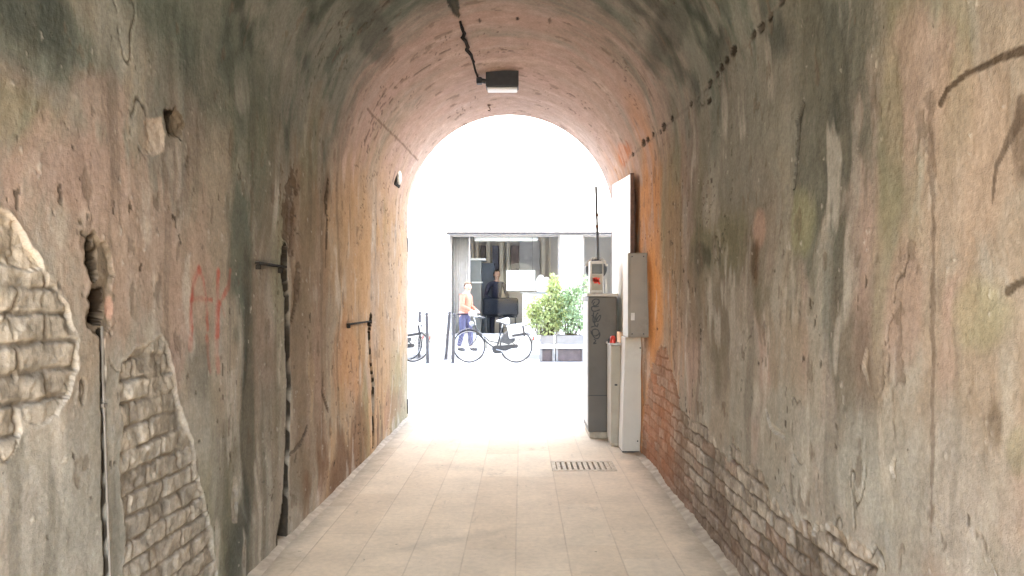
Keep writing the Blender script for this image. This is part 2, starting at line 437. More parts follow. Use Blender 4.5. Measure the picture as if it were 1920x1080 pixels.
H = (n_big - .5) * .045 + (n_mid - .5) * .011 + (n_fin - .5) * .0035 + (n_str2 - .5) * .005

# ---- colour of the lining (base colour, exit light painted in)
def col(r, g, b): return np.array((r, g, b))
def mixc(base, c, w): return base + (c - base) * w[..., None]
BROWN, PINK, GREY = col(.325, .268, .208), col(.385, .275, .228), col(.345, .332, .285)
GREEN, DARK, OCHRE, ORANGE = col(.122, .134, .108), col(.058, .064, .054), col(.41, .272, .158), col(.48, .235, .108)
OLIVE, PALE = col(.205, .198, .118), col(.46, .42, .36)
A = np.zeros(YY.shape + (3,)) + BROWN
A = mixc(A, PINK, sstep(.44, .66, n_str) * .8)
A = mixc(A, GREY, sstep(.46, .68, n_str2) * .55)
zz = prof(SS)[1]
A = mixc(A, GREY, sstep(1.25, .2, zz + (n_mid - .5) * .8) * sstep(5.2, 2.8, YY) * .8)          # greyer foot of the walls
A = mixc(A, PINK * 1.12, sstep(4.6, 6.8, YY + (n_str - .5) * 2.5) * (.35 + .4 * isV))     # pinker towards the street: exit light painted into the colour
wL = softL * sstep(4.3, 5.8, YY + (n_str2 - .5) * 2.2) * sstep(9.3, 7.8, YY + (n_str - .5))  # ochre on the left wall carries the painted light of the exit
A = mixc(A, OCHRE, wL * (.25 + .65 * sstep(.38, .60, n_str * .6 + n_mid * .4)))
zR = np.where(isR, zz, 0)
wR = sstep(4.75, 5.35, YY + (n_str2 - .5) * 1.1) * softR * sstep(8.4, 7.6, YY)  # orange exit light painted on the right wall
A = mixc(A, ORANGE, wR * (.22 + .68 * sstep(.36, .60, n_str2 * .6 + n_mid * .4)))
wV = isV * sstep(S2 - .75, S2 - .1, SS + (n_str - .5) * .8) * sstep(5.2, 6.0, YY + (n_str2 - .5))  # painted orange exit light carried onto the right of the vault
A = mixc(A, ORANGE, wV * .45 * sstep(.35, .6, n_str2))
wV2 = isV * sstep(S1 + .75, S1 + .1, SS + (n_str - .5) * .8) * sstep(5.0, 6.0, YY + (n_str2 - .5))  # painted ochre exit light carried onto the left of the vault
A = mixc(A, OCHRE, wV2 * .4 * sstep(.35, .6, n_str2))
# green-black tone under the crown in the middle of the passage
mid_green = isV * sstep(6.1, 4.3, YY + (n_str - .5) * 2.6 + (n_mid - .5) * .6)
A = mixc(A, col(.225, .232, .200), mid_green * .75)
A = mixc(A, GREEN, mid_green * (.30 + .65 * sstep(.40, .60, n_str2 * .5 + n_mid * .5)))
A = mixc(A, DARK, mid_green * sstep(.55, .68, n_mid * .5 + n_str * .5) * .8)
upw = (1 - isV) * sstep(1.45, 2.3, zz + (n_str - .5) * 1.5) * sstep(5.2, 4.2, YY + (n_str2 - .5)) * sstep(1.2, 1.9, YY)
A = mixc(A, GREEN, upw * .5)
A = mixc(A, OLIVE, (1 - isV) * sstep(.60, .72, fbm(YY * 1.6, SS * .5, 21, 4)) * .6)

def blob(px, py, wpx, hpx, c, k=1.0, warp=.9):
    global A
    yc, sc = pix2ys(px, py)
    ry = abs(pix2ys(px + wpx, py)[0] - pix2ys(px - wpx, py)[0]) / 2; rs = abs(pix2ys(px, py + hpx)[1] - pix2ys(px, py - hpx)[1]) / 2
    ry = max(ry, .01); rs = max(rs, .01)
    d = np.sqrt(((YY - yc) / ry) ** 2 + ((SS - sc) / rs) ** 2) + warp * ((n_str2 - .5) * 1.2 + (n_mid - .5) * .8)
    A = mixc(A, c, sstep(1.15, .55, d) * k)
# left wall stains and painted exit light
blob(455, 480, 26, 220, GREEN, .9); blob(466, 760, 17, 380, DARK, .95, .6); blob(445, 1020, 30, 90, DARK, .8)
blob(410, 120, 150, 120, GREEN, .6); blob(80, 60, 140, 110, GREEN, .8); blob(70, 20, 90, 90, DARK, .7); blob(300, 20, 90, 60, GREEN, .7); blob(480, 330, 40, 160, GREEN, .6)
blob(215, 60, 36, 90, GREY, .6); blob(190, 190, 60, 60, PINK, .5); blob(30, 230, 120, 90, OLIVE, .5)
blob(140, 330, 150, 110, PINK, .7); blob(240, 470, 170, 170, col(.40, .30, .238), .75, 1.3); blob(60, 560, 90, 90, col(.38, .295, .225), .5); blob(60, 660, 40, 60, PALE, .2)
blob(370, 700, 25, 70, col(.18, .17, .14), .6); blob(420, 640, 20, 110, PALE, .3); blob(505, 640, 28, 150, PINK, .6)
blob(545, 430, 12, 90, col(.12, .075, .05), .8, 1.2); blob(575, 440, 30, 130, col(.24, .17, .12), .5)
blob(615, 360, 10, 60, col(.10, .07, .05), .7); blob(560, 700, 22, 160, col(.2, .16, .12), .5)
blob(660, 470, 50, 140, OCHRE, .6); blob(655, 680, 35, 90, ORANGE, .35); blob(730, 600, 22, 170, col(.40, .29, .19), .6)  # ochre and orange patches strengthen the painted exit light
blob(735, 760, 22, 40, col(.25, .15, .11), .5); blob(180, 900, 200, 220, col(.325, .318, .280), .7); blob(640, 880, 40, 70, col(.2, .12, .08), .5)
blob(560, 900, 30, 70, col(.19, .165, .125), .6)
blob(500, 700, 60, 420, col(.185, .16, .12), .6, 1.2); blob(585, 640, 50, 360, col(.225, .165, .115), .55, 1.2); blob(660, 840, 55, 80, col(.18, .11, .07), .7, 1.2)
blob(420, 900, 30, 160, col(.17, .16, .125), .6)
# right wall stains, one streak of painted exit light
blob(1555, 240, 62, 290, DARK, .9, 1.5); blob(1560, 560, 70, 230, GREEN, .65, 1.3); blob(1515, 130, 40, 160, DARK, .6, 1.5); blob(1470, 60, 60, 60, DARK, .6)
blob(1430, 330, 140, 260, col(.19, .178, .14), .6, 1.3); blob(1340, 500, 70, 160, col(.17, .152, .105), .55, 1.2); blob(1600, 720, 50, 200, col(.2, .17, .13), .5, 1.3); blob(1400, 250, 70, 170, col(.24, .225, .19), .5); blob(1340, 460, 60, 60, col(.17, .155, .10), .7); blob(1500, 420, 24, 60, OLIVE * 1.25, .7)
blob(1420, 430, 14, 40, col(.40, .27, .21), .8, .6); blob(1412, 490, 10, 45, col(.12, .075, .045), .8)
blob(1325, 480, 26, 30, col(.06, .065, .05), .7, 1.8); blob(1700, 140, 60, 180, PINK, .55); blob(1660, 300, 24, 220, OLIVE, .5)
blob(1800, 300, 90, 200, col(.38, .29, .22), .6); blob(1790, 570, 40, 60, PINK, .5); blob(1830, 590, 60, 80, OLIVE * 1.5, .5)
blob(1690, 600, 40, 170, PINK * .95, .55); blob(1860, 800, 18, 60, col(.15, .115, .08), .7); blob(1900, 850, 30, 60, OLIVE, .5)
blob(1620, 640, 22, 180, col(.20, .155, .125), .6); blob(1480, 780, 110, 60, GREY * .95, .5); blob(1350, 620, 26, 120, col(.16, .14, .11), .5)
blob(1750, 930, 170, 190, col(.335, .325, .285), .7); blob(1270, 500, 22, 220, col(.30, .20, .13), .6); blob(1300, 560, 40, 100, col(.24, .19, .14), .5)
blob(1590, 900, 90, 60, GREY * 1.1, .5); blob(1905, 260, 22, 90, col(.16, .12, .09), .7); blob(1225, 560, 16, 120, col(.62, .27, .085), .7)  # last patch brightens the painted orange exit light
# vault stains
blob(900, 43, 34, 7, col(.05, .045, .035), .9, 1.6); blob(970, 38, 26, 6, col(.04, .035, .03), .95, 1.5); blob(1030, 40, 22, 4, col(.09, .07, .05), .7)
blob(700, 60, 120, 70, DARK, .5); blob(1250, 60, 100, 70, DARK, .5); blob(560, 60, 70, 60, col(.2, .195, .165), .5); blob(1000, 90, 160, 40, PINK, .5)
blob(1170, 290, 16, 26, col(.45, .16, .07), .7)
# drips, pock marks and flakes
drip = sstep(.66, .74, fbm(YY * 7.5 + 1.2 * _lw, SS * .42, 61, 4))
A = mixc(A, col(.10, .092, .07), drip * (1 - isV) * .34)
pock = sstep(.79, .82, fbm(YY * 30, SS * 15, 63, 3)) * sstep(.46, .56, n_big * .5 + n_mid * .5) * (1 - .8 * isV)
H -= pock * .0025; A = mixc(A, col(.07, .056, .042), pock * .8)
flk = sstep(.83, .86, fbm(YY * 34, SS * 19, 64, 3)) * (1 - isV)
H += flk * .002; A = mixc(A, PALE * 1.1, flk * .5)
# pale scrapes on the vault
scr = fbm(YY * 8 + 1.5 * _lw, SS * 2.2, 55, 4)
A = mixc(A, col(.55, .42, .35), isV * sstep(.64, .78, scr) * sstep(4.5, 5.5, YY) * .45)
A = mixc(A, PALE * 1.1, (1 - isV) * sstep(.66, .80, scr) * .5)
chips = fbm(YY * 12, SS * 6, 77, 4)
ch = sstep(.735, .765, chips)
H -= ch * .0015; A = mixc(A, col(.15, .115, .085), ch * .5)
# fine dark cracks
ck = np.abs(fbm(YY * 3.2, SS * 1.5, 91, 4) - .5)
ckm = sstep(.006, .001, ck) * sstep(.5, .62, fbm(YY * 1.7, SS * 1.3, 92, 2))
H -= ckm * .006; A = mixc(A, col(.07, .055, .04), ckm * .7)

# ---- exposed brickwork
def bricks():
    c = .0745; Lb = .222
    w1 = (fbm(YY * 8, SS * 8, 11, 4) - .5); w2 = (fbm(YY * 8, SS * 8, 12, 4) - .5)
    v = (np.where(isR, SE - SS, SS) + w1 * .030) / c
    row = np.floor(v)
    u = (YY + w2 * .050) / Lb + .5 * (row % 2) + .13 * _hash(row, row * 0, 13)
    cu = np.floor(u)
    fu = (u - cu) * Lb; fv = (v - row) * c
    jw = .0045 + .005 * fbm(YY * 14, SS * 14, 14, 2)
    e = np.minimum(np.minimum(fu, Lb - fu), np.minimum(fv, c - fv))
    face = sstep(jw * .5, jw * 1.35, e)
    rnd = _hash(cu, row, 15); rnd2 = _hash(cu, row, 16); rnd3 = _hash(cu, row, 18)
    tilt = (rnd3 - .5) * .10 * (fu - Lb / 2) + (rnd2 - .5) * .12 * (fv - c / 2)
    pit = sstep(.58, .72, fbm(YY * 30, SS * 30, 17, 3)) * .006
    smear = sstep(.56, .70, fbm(YY * 5, SS * 5, 19, 4)); face = np.maximum(face, smear * .6)
    h = face * (.0068 + (rnd - .5) * .006) + tilt * face * .6 - pit * .5 + (n_fin - .5) * .008 + n_warp * .003 + n_jag * .010
    return h, face, rnd, rnd2
BH, BF, BR, BR2 = bricks()
def expose(pts, depth, c1, c2, cj, edge, brk=1.0, jag=.05, lip=.5):
    global H, A
    sd = poly_sdf(pts) + n_warp * jag * .7 + n_jag * jag * .5
    w = sstep(-.0025, .0025, sd)
    lipw = sstep(.03, .0, -sd) * (1 - w)
    H = H + lipw * .002
    fl = BH * brk
    H = H * (1 - w) + (H * .85 - depth + fl) * w
    cb = c1 + (c2 - c1) * BR[..., None]
    cb = cb * (.82 + .36 * n_fin[..., None]) * (1 + .9 * n_jag[..., None]) * (.9 + .25 * (n_mid[..., None] - .5) * 2)
    jj = BF if brk > .3 else np.ones_like(BF)
    cb = cj + (cb - cj) * jj[..., None]
    A = mixc(A, cb, w)
    A = mixc(A, edge, sstep(.010, .002, np.abs(sd + .004)) * lip)
    return sd, w
WH1, WH2, JW = col(.29, .25, .20), col(.42, .375, .31), col(.19, .16, .125)
P1 = [(-420, 300), (-100, 350), (8, 395), (28, 420), (50, 465), (72, 505), (95, 540), (118, 570), (133, 625), (137, 680), (125, 725), (100, 785), (75, 795), (35, 803), (28, 830), (0, 870), (-120, 950), (-420, 1000)]
sd1, w1_ = expose(P1, .008, WH1, WH2 * .95, JW, PALE, 1.0, .045)
P1b = [(-420, 290), (-100, 340), (8, 395), (28, 420), (50, 465), (70, 500), (45, 505), (10, 495), (-120, 470), (-420, 440)]
expose(P1b, .006, col(.33, .275, .21), col(.36, .30, .23), JW, PALE, .2, .03, .2)
P2 = [(222, 705), (228, 680), (245, 660), (252, 648), (272, 650), (290, 632), (302, 628), (312, 650), (320, 680), (330, 735), (345, 790), (358, 840), (363, 890), (378, 930), (390, 985), (398, 1040), (408, 1090), (430, 1200), (440, 1260), (240, 1400), (232, 1080), (238, 1000), (228, 920), (222, 870), (226, 800), (219, 760)]
sd2, w2_ = expose(P2, .011, WH1, WH2, JW, PALE, 1.0, .04)
PR = [(1203, 870), (1206, 790), (1214, 720), (1236, 655), (1246, 640), (1258, 680), (1280, 765), (1300, 790), (1330, 812), (1345, 838), (1360, 860), (1372, 815), (1390, 850), (1397, 880), (1415, 874), (1440, 885), (1447, 945), (1462, 934), (1475, 960), (1492, 985), (1520, 990), (1545, 975), (1562, 968), (1580, 985), (1605, 1015), (1625, 1045), (1638, 1062), (1640, 1110), (1720, 1250), (1760, 1500), (1500, 1500), (1385, 1120), (1190, 860)]
BR1, BR2c = col(.25, .21, .168), col(.44, .385, .32)
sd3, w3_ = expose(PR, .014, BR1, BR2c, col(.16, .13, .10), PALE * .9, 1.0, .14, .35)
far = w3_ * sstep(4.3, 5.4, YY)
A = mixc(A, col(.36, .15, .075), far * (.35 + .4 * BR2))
A = mixc(A, col(.34, .18, .12), w3_ * sstep(.72, .95, BR2) * .22)
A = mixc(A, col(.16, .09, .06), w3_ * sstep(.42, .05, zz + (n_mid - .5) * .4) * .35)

# ---- holes, chases, cracks and marks
def hole(pts, depth, c, jag=.04, k=1.0, soft=.012):
    global H, A
    sd = poly_sdf(pts) + n_warp * jag * .7 + n_jag * jag * .4
    w = sstep(-.003, soft, sd)
    H = H - w * depth * (.6 + .8 * n_mid + 1.4 * n_jag); A = mixc(A, c, sstep(-.009, -.002, sd) * k)
    return sd
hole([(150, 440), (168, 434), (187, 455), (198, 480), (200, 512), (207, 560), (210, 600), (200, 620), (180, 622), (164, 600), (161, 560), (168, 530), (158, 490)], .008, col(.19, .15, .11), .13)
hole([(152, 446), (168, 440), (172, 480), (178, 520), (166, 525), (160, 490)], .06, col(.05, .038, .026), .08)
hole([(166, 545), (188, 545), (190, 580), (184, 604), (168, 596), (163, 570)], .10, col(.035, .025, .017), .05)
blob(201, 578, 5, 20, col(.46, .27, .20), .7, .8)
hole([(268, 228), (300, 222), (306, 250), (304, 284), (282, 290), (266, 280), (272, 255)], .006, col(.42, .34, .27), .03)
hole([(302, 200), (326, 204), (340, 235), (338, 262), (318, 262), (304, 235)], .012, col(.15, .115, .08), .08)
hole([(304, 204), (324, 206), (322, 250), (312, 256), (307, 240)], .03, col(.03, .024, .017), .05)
hole([(437, 895), (443, 896), (447, 940), (444, 978), (436, 978), (434, 940)], .012, col(.30, .27, .225), .004)
def groove(pts, wid, depth, c, k=1.0, nz=.5, relief=True):
    global H, A
    d = line_dist(pts, wid) + n_jag * nz * 1.6 + n_warp * nz
    if relief: H = H - sstep(1.05, .8, d) * depth
    A = mixc(A, c, sstep(1.6, 1.25, d) * k if relief else sstep(1.25, .8, d) * k)
SLOT_BLACK = col(.028, .022, .016)  # near-black colour laid in slots, pits and the conduit's shadow line
def wdm(px, wpx):          # width in metres of a mark so many photo pixels wide on the side walls
    X = abs(XL) if px < CX else XR
    yy = X * F / abs(px - CX); return .5 * wpx * yy * yy / (F * X)
g1 = [(536, 468), (534, 505), (540, 560), (541, 640), (543, 720), (541, 790), (539, 870), (535, 960), (531, 1004)]
groove(g1, [wdm(538, q) for q in (6.5, 8.5, 5.6, 6.5, 5.6, 5.6, 5.6, 8.5, 14)], .075, SLOT_BLACK, .97, .08)
groove([(560, 505), (556, 560), (548, 600)], [.03, .025, .012], .01, col(.11, .08, .055), .7, 1.6)
groove([(578, 800), (566, 830), (545, 852)], [.010, .014, .010], .008, col(.10, .08, .06), .7, 1.2)
g2 = [(697, 598), (693, 622), (696, 680), (699, 720), (698, 770), (697, 834)]
groove(g2, [wdm(697, q) for q in (3.5, 3, 2, 2.4, 2, 2.2)], .07, SLOT_BLACK, .97, .14)
groove([(616, 340), (612, 380), (615, 420), (614, 500)], [.014, .02, .012, .008], .008, col(.07, .05, .035), .8, 1.4)
groove([(607, 700), (605, 740), (614, 770)], [.010, .013, .008], .006, col(.10, .07, .05), .7, 1.2)
groove([(552, 355), (541, 372), (543, 400), (541, 440)], [.06, .07, .06, .05], .006, col(.11, .075, .05), .75, 2.2)
groove([(183, 622), (189, 760), (194, 900), (201, 1085), (205, 1180)], [.009] * 5, .018, SLOT_BLACK, .95, .1)  # shadow line along the conduit, grooved and painted near-black
for (x_, y_, r_) in [(1462, 3, 6), (1442, 33, 5), (1424, 52, 6), (1410, 66, 5), (1376, 96, 6), (1364, 112, 5), (1352, 127, 5), (1344, 140, 4), (1329, 157, 5), (1328, 189, 4), (1296, 195, 4), (1262, 222, 4), (1246, 238, 5), (1240, 247, 3), (1224, 252, 3), (1214, 262, 4), (1207, 268, 5), (1186, 290, 3)]:
    yc, sc = pix2ys(x_, y_); rr = r_ * yc / F * 1.25
    d = np.sqrt(((YY - yc) / (rr * 2.2)) ** 2 + ((SS - sc) / rr) ** 2) + n_jag * .7
    H -= sstep(1.2, .8, d) * .007; A = mixc(A, SLOT_BLACK, sstep(1.35, 1.0, d) * .9)
groove([(1480, -20), (1410, 72), (1345, 140), (1290, 200), (1225, 258), (1180, 296)], [.007] * 6, .002, col(.17, .145, .12), .35, 1.5)
groove([(1500, 195), (1490, 230), (1487, 300), (1483, 350)], [.010, .016, .010, .008], .006, col(.06, .055, .045), .7, 1.2)
groove([(690, 205), (716, 232), (737, 252), (782, 300)], [.006] * 4, .004, col(.16, .11, .08), .6, .9)
groove([(846, -30), (850, 8), (860, 34)], [.022, .03, .012], .012, col(.06, .06, .048), .9, .5)
groove([(1754, 192), (1764, 170), (1800, 140), (1850, 115), (1890, 100), (1930, 90), (2000, 78)], [.010, .009, .008, .008, .010, .011, .01], .004, col(.07, .05, .034), .9, .3, False)
groove([(1733, 185), (1740, 350), (1743, 620), (1745, 860), (1745, 1000)], [.015, .010, .008, .007, .004], .003, col(.14, .105, .078), .6, 1.3, False)
groove([(1905, 185), (1902, 225), (1876, 268), (1856, 310), (1848, 378)], [.012, .014, .010, .006, .005], .003, col(.10, .075, .055), .75, .5, False)
groove([(1880, 546), (1898, 532), (1930, 520)], [.010, .009, .009], .003, col(.08, .06, .04), .85, .4, False)
groove([(1628, 660), (1622, 690), (1630, 722)], [.008, .012, .006], .006, col(.40, .34, .27), .5, .7)
groove([(1442, 772), (1450, 800), (1476, 818)], [.016, .013, .010], .010, PALE, .7, .8)
groove([(1676, 860), (1670, 880), (1676, 894)], [.006, .009, .006], .006, PALE, .7, .6)
# red spray letters on the left wall
def q4(L): return [(330 + a / 4.152, 480 + b / 4.152) for a, b in L]
RED = col(.42, .085, .06)
fade = sstep(.30, .62, n_fin * .6 + n_mid * .4)
for L_, w_, k_ in [([(180, 108), (145, 185), (128, 330), (122, 500), (112, 715)], .016, .85), ([(180, 108), (213, 180), (234, 300), (240, 420), (248, 560)], .013, .6),
               ([(118, 345), (180, 330), (285, 342)], .010, .55), ([(335, 125), (330, 230), (327, 480), (322, 610)], .018, .75),
               ([(428, 120), (412, 240), (345, 358)], .014, .55), ([(338, 350), (365, 400), (380, 470)], .008, .3), ([(248, 640), (255, 800), (268, 900)], .016, .45), ([(315, 650), (318, 780), (330, 890)], .018, .35)]:
    d = line_dist(q4(L_), [w_ * 1.25] * len(L_)) + n_jag * .8
    A = mixc(A, RED, sstep(1.25, .35, d) * min(1, k_ * 1.05) * (.35 + .65 * fade))
H[0, :] = 0; H[-1, :] = np.minimum(H[-1, :], 0)
A = np.clip(A, .012, .8)

X_, Z_, NX, NZ = prof(SS)
VX = X_ + NX * H; VZ = Z_ + NZ * H
VERT = np.stack([VX, YY, VZ], -1)
dY = np.gradient(VERT, axis=0); dS = np.gradient(VERT, axis=1)
NRM = np.cross(dS, dY); NRM /= np.linalg.norm(NRM, axis=-1, keepdims=True)
if (NRM[NY // 2, 50] @ np.array((1, 0, 0))) < 0: NRM = -NRM

passage = thing('passage_building', 'old building pierced by a barrel vaulted passage with stained peeling plaster', 'building', (XC, 0, 0))
def shell_part(name, i0, i1):
    v = VERT[:, i0:i1 + 1].reshape(-1, 3) - np.array((XC, 0, 0)); n = i1 - i0 + 1
    idx = np.arange(NY * n).reshape(NY, n)
    q = np.stack([idx[:-1, :-1], idx[:-1, 1:], idx[1:, 1:], idx[1:, :-1]], -1).reshape(-1, 4)
    # face winding so that normals look into the passage
    p0, p1, p2 = v[q[0, 0]], v[q[0, 1]], v[q[0, 2]]
    fn = np.cross(p1 - p0, p2 - p0)
    if fn @ NRM[:, i0:i1 + 1].reshape(-1, 3)[q[0, 0]] < 0: q = q[:, ::-1].copy()
    me = bpy.data.meshes.new(name)
    me.vertices.add(len(v)); me.vertices.foreach_set('co', v.ravel())
    me.loops.add(q.size); me.loops.foreach_set('vertex_index', q.ravel().astype(np.int32))
    me.polygons.add(len(q)); me.polygons.foreach_set('loop_start', np.arange(0, q.size, 4, dtype=np.int32))
    me.update(calc_edges=True)
    me.polygons.foreach_set('use_smooth', np.ones(len(q), bool))
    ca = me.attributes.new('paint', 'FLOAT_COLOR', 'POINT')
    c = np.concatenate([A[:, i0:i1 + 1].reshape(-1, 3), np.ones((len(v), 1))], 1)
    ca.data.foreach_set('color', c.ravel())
    uvl = me.uv_layers.new(name='wall')
    uvv = np.stack([YY[:, i0:i1 + 1].ravel(), SS[:, i0:i1 + 1].ravel()], -1)[q.ravel()]
    uvl.data.foreach_set('uv', uvv.ravel())
    me.normals_split_custom_set_from_vertices(NRM[:, i0:i1 + 1].reshape(-1, 3).tolist())
    me.materials.append(M['plaster'])
    o = bpy.data.objects.new(name, me); COL.objects.link(o); o.parent = passage
    return o
k1, k2 = len(sw) - 1, len(sw) - 1 + len(sv) - 1
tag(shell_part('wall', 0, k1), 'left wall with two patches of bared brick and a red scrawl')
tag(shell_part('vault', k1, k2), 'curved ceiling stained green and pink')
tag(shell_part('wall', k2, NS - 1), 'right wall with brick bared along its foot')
# outside faces of the building
def arch_front(yf, name):
    b = MB(); n = 40
    xa, xb, ht = -14.0, 14.0, 14.6  # unseen height, raised to keep sun off the street and shop
    pts = [(XL, 0.0)] + [(XC - RAD * math.cos(PI * k / n), ZC + RAD * math.sin(PI * k / n)) for k in range(n + 1)] + [(XR, 0.0)]
    b.add([(xa, yf, 0), (XL, yf, 0), (XL, yf, ZC), (XL, yf, ht), (xa, yf, ht)], [(0, 1, 2, 3, 4)])
    b.add([(XR, yf, 0), (xb, yf, 0), (xb, yf, ht), (XR, yf, ht), (XR, yf, ZC)], [(0, 1, 2, 3, 4)])
    for k in range(1, n + 1):
        (x0, z0), (x1, z1) = pts[k], pts[k + 1]
        b.add([(x0, yf, z0), (x1, yf, z1), (x1, yf, ht), (x0, yf, ht)], [(0, 1, 2, 3)])
    return b.build(name, M['facade_beige'], passage)
arch_front(Y1, 'street_front'); arch_front(Y0, 'yard_front')
for x_ in (-14, 14):
    b = MB(); b.add([(x_, Y0, 0), (x_, Y1, 0), (x_, Y1, 14.6), (x_, Y0, 14.6)], [(0, 1, 2, 3)]); b.build('side_wall', M['facade_beige'], passage)
MB().box(-14.2, 14.2, Y0 - .2, Y1 + .2, 14.6, 14.8).build('roof', M['facade_beige'], passage)

# floor and mortar fillets at the wall foot
GX0, GX1, GY0, GY1 = .235, .735, 5.66, 6.02      # drain opening
b = MB()
def sheet(bb, x0, x1, y0, y1, z): bb.add([(x0, y0, z), (x1, y0, z), (x1, y1, z), (x0, y1, z)], [(0, 1, 2, 3)])
sheet(b, XL - .1, XR + .1, Y0, GY0, 0); sheet(b, XL - .1, XR + .1, GY1, Y1 + .9, 0)
sheet(b, XL - .1, GX0, GY0, GY1, 0); sheet(b, GX1, XR + .1, GY0, GY1, 0)
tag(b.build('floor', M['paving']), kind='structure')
def fillet(x, sgn):
    b = MB(); n = 160; vs = []; fs = []
    for i in range(n + 1):
        yy = Y0 + (Y1 - Y0) * i / n
        w = .045 + .008 * math.sin(yy * 3.1 + x) + .003 * math.sin(yy * 11); h = .012 + .004 * math.sin(yy * 5.3 + x * 2)
        vs += [(x - sgn * .08, yy, h + .02), (x + sgn * .012, yy, h), (x + sgn * w * .65, yy, h * .55), (x + sgn * w, yy, .001)]
    for i in range(n):
        for k in range(3): fs.append((i * 4 + k, i * 4 + k + 1, i * 4 + 5 + k, i * 4 + 4 + k))
    b.add(vs, fs, True); return b.build('mortar_skirt', M['mortar'], passage)
fillet(XL, 1); fillet(XR, -1)

# street, far pavement, ground
b = MB(); sheet(b, -30, 30, Y1 + .9, 16.75, -.006); tag(b.build('street', M['street']), kind='structure')
b = MB(); b.box(-30, 30, 16.75, 24.0, -.2, .10, .012); tag(b.build('pavement', M['pavement']), kind='structure')
b = MB(); sheet(b, -400, 400, -400, 400, -.03); tag(b.build('ground', M['ground']), kind='structure')

# ================================================================== PASSAGE FITTINGS
# ceiling lamp
lp = Vector((-.175, 6.72, 0)); zt = ZC + math.sqrt(RAD ** 2 - (lp.x - XC) ** 2)
t = thing('ceiling_light', 'black box lamp with pale diffuser fixed under the crown of the vault', 'ceiling light', (lp.x, lp.y, 3.2))
b = MB(); b.box(-.148 + lp.x, .148 + lp.x, 6.66, 6.80, 3.235, zt + .02, .008); b.build('housing', M['lamp_black'], t)
MB().box(lp.x - .135, lp.x + .135, 6.675, 6.79, 3.212, 3.2345, .008).build('diffuser', M['diffuser'], t)
b = MB(); b.cyl((lp.x - .15, 6.73, 3.30), (lp.x - .2, 6.73, 3.31), .022); b.box(lp.x - .235, lp.x - .185, 6.70, 6.76, 3.275, 3.335, .008); b.build('junction_box', M['lamp_black'], t)
# cable to the lamp
pts = [(862, 38), (864, 48), (870, 60), (866, 66), (872, 74), (876, 84), (874, 90), (882, 98), (886, 112), (890, 128), (895, 142), (900, 150), (904, 152)]
b = MB(); pp = [shell_pt(a, c, .012 + .012 * (i % 2)) for i, (a, c) in enumerate(pts)]
b.tube(pp, [.014 if i in (2, 3, 4, 5, 6, 7) else .009 for i in range(len(pp))], 8)
pp2 = [shell_pt(a + 3 * math.sin(i * 1.7), c, .02) for i, (a, c) in enumerate(pts[:9])]
b.tube(pp2, .007, 6)
tag(b.build('cable', M['dark_iron'], loc=pp[0]), 'dark twisted cable running along the vault to the black lamp', 'cable')
# little hook in the vault
h = shell_pt(917, 197, 0); b = MB()
b.tube([h + Vector((0, 0, .01)), h + Vector((0, 0, -.02)), h + Vector((.008, 0, -.035)), h + Vector((.012, 0, -.05)), h + Vector((0, 0, -.062)), h + Vector((-.012, 0, -.052))], .005, 8)
b.ball(h, .014, (1.6, 1, .4))
tag(b.build('ceiling_hook', M['rust'], loc=h), 'small rusty hook in the vault between lamp and street', 'hook')
# small white fitting on the left springing
h0 = shell_pt(745, 331, 0)
t = thing('wall_light', 'small white oval fitting high on the left wall near the street', 'wall light', h0)
b = MB(); b.box(h0.x - .03, h0.x + .012, h0.y - .13, h0.y + .13, h0.z - .10, h0.z + .09, .02); b.build('backplate', M['dark_iron'], t)
b = MB(); b.ball((h0.x + .013, h0.y + .01, h0.z), .085, (.28, 1.35, .95)); b.build('cover', M['cream_post'], t)
# iron bars and the old pipe on the left wall
def bar(x0, x1, y_, nm, lab):
    a = shell_pt(x0, y_, .012); c = shell_pt(x1, y_, .012)
    b = MB(); b.box(-.02, .004, 0, (c - a).y, -.006, .006, .002, Matrix.Translation(a))
    b.box(-.02, .002, .01, .03, -.030, -.007, .002, Matrix.Translation(a)); b.box(-.02, .002, (c - a).y - .08, (c - a).y - .06, -.035, -.007, .002, Matrix.Translation(a))
    return tag(b.build(nm, M['dark_iron'], loc=a), lab, 'bracket')
bar(480, 533, 493, 'iron_bracket', 'dark iron bar set in the left wall beside the long dark chase')
bar(652, 694, 608, 'iron_bracket', 'short iron bar beside the thin crack nearest the street on the left wall')
pl = [(187, 612), (191, 760), (196, 900), (203, 1085), (206, 1160)]
b = MB(); pp = [shell_pt(a, c, .006) for a, c in pl]; pp[-1].z = max(pp[-1].z, .02); b.tube(pp, .0042, 10)
for i in (1, 3):
    q = pp[i]; b.box(q.x - .010, q.x + .006, q.y - .011, q.y + .011, q.z - .006, q.z + .006, .002)
tag(b.build('conduit_pipe', M['old_pipe'], loc=pp[-1]), 'thin upright conduit running down the left wall from a broken hole', 'pipe')
# rusted pipes standing in the two chases
def chase_pipe(g, r, lab, mt):
    pp = [shell_pt(a, c, -.055) for a, c in g]; b = MB(); b.tube(pp, r, 8)
    q = pp[len(pp) // 2 + 1]; b.ball(q + Vector((.01, 0, 0)), r * 2.0, (1, 1, 1.2))
    tag(b.build('rusty_pipe', mt, loc=pp[-1]), lab, 'pipe')
chase_pipe(g1[1:], .013, 'dark rusted pipe sunk in the wide chase of the left wall', M['dark_iron'])
chase_pipe(g2, .008, 'rusty pipe sunk in the thin chase near the street end of the left wall', M['rust'])
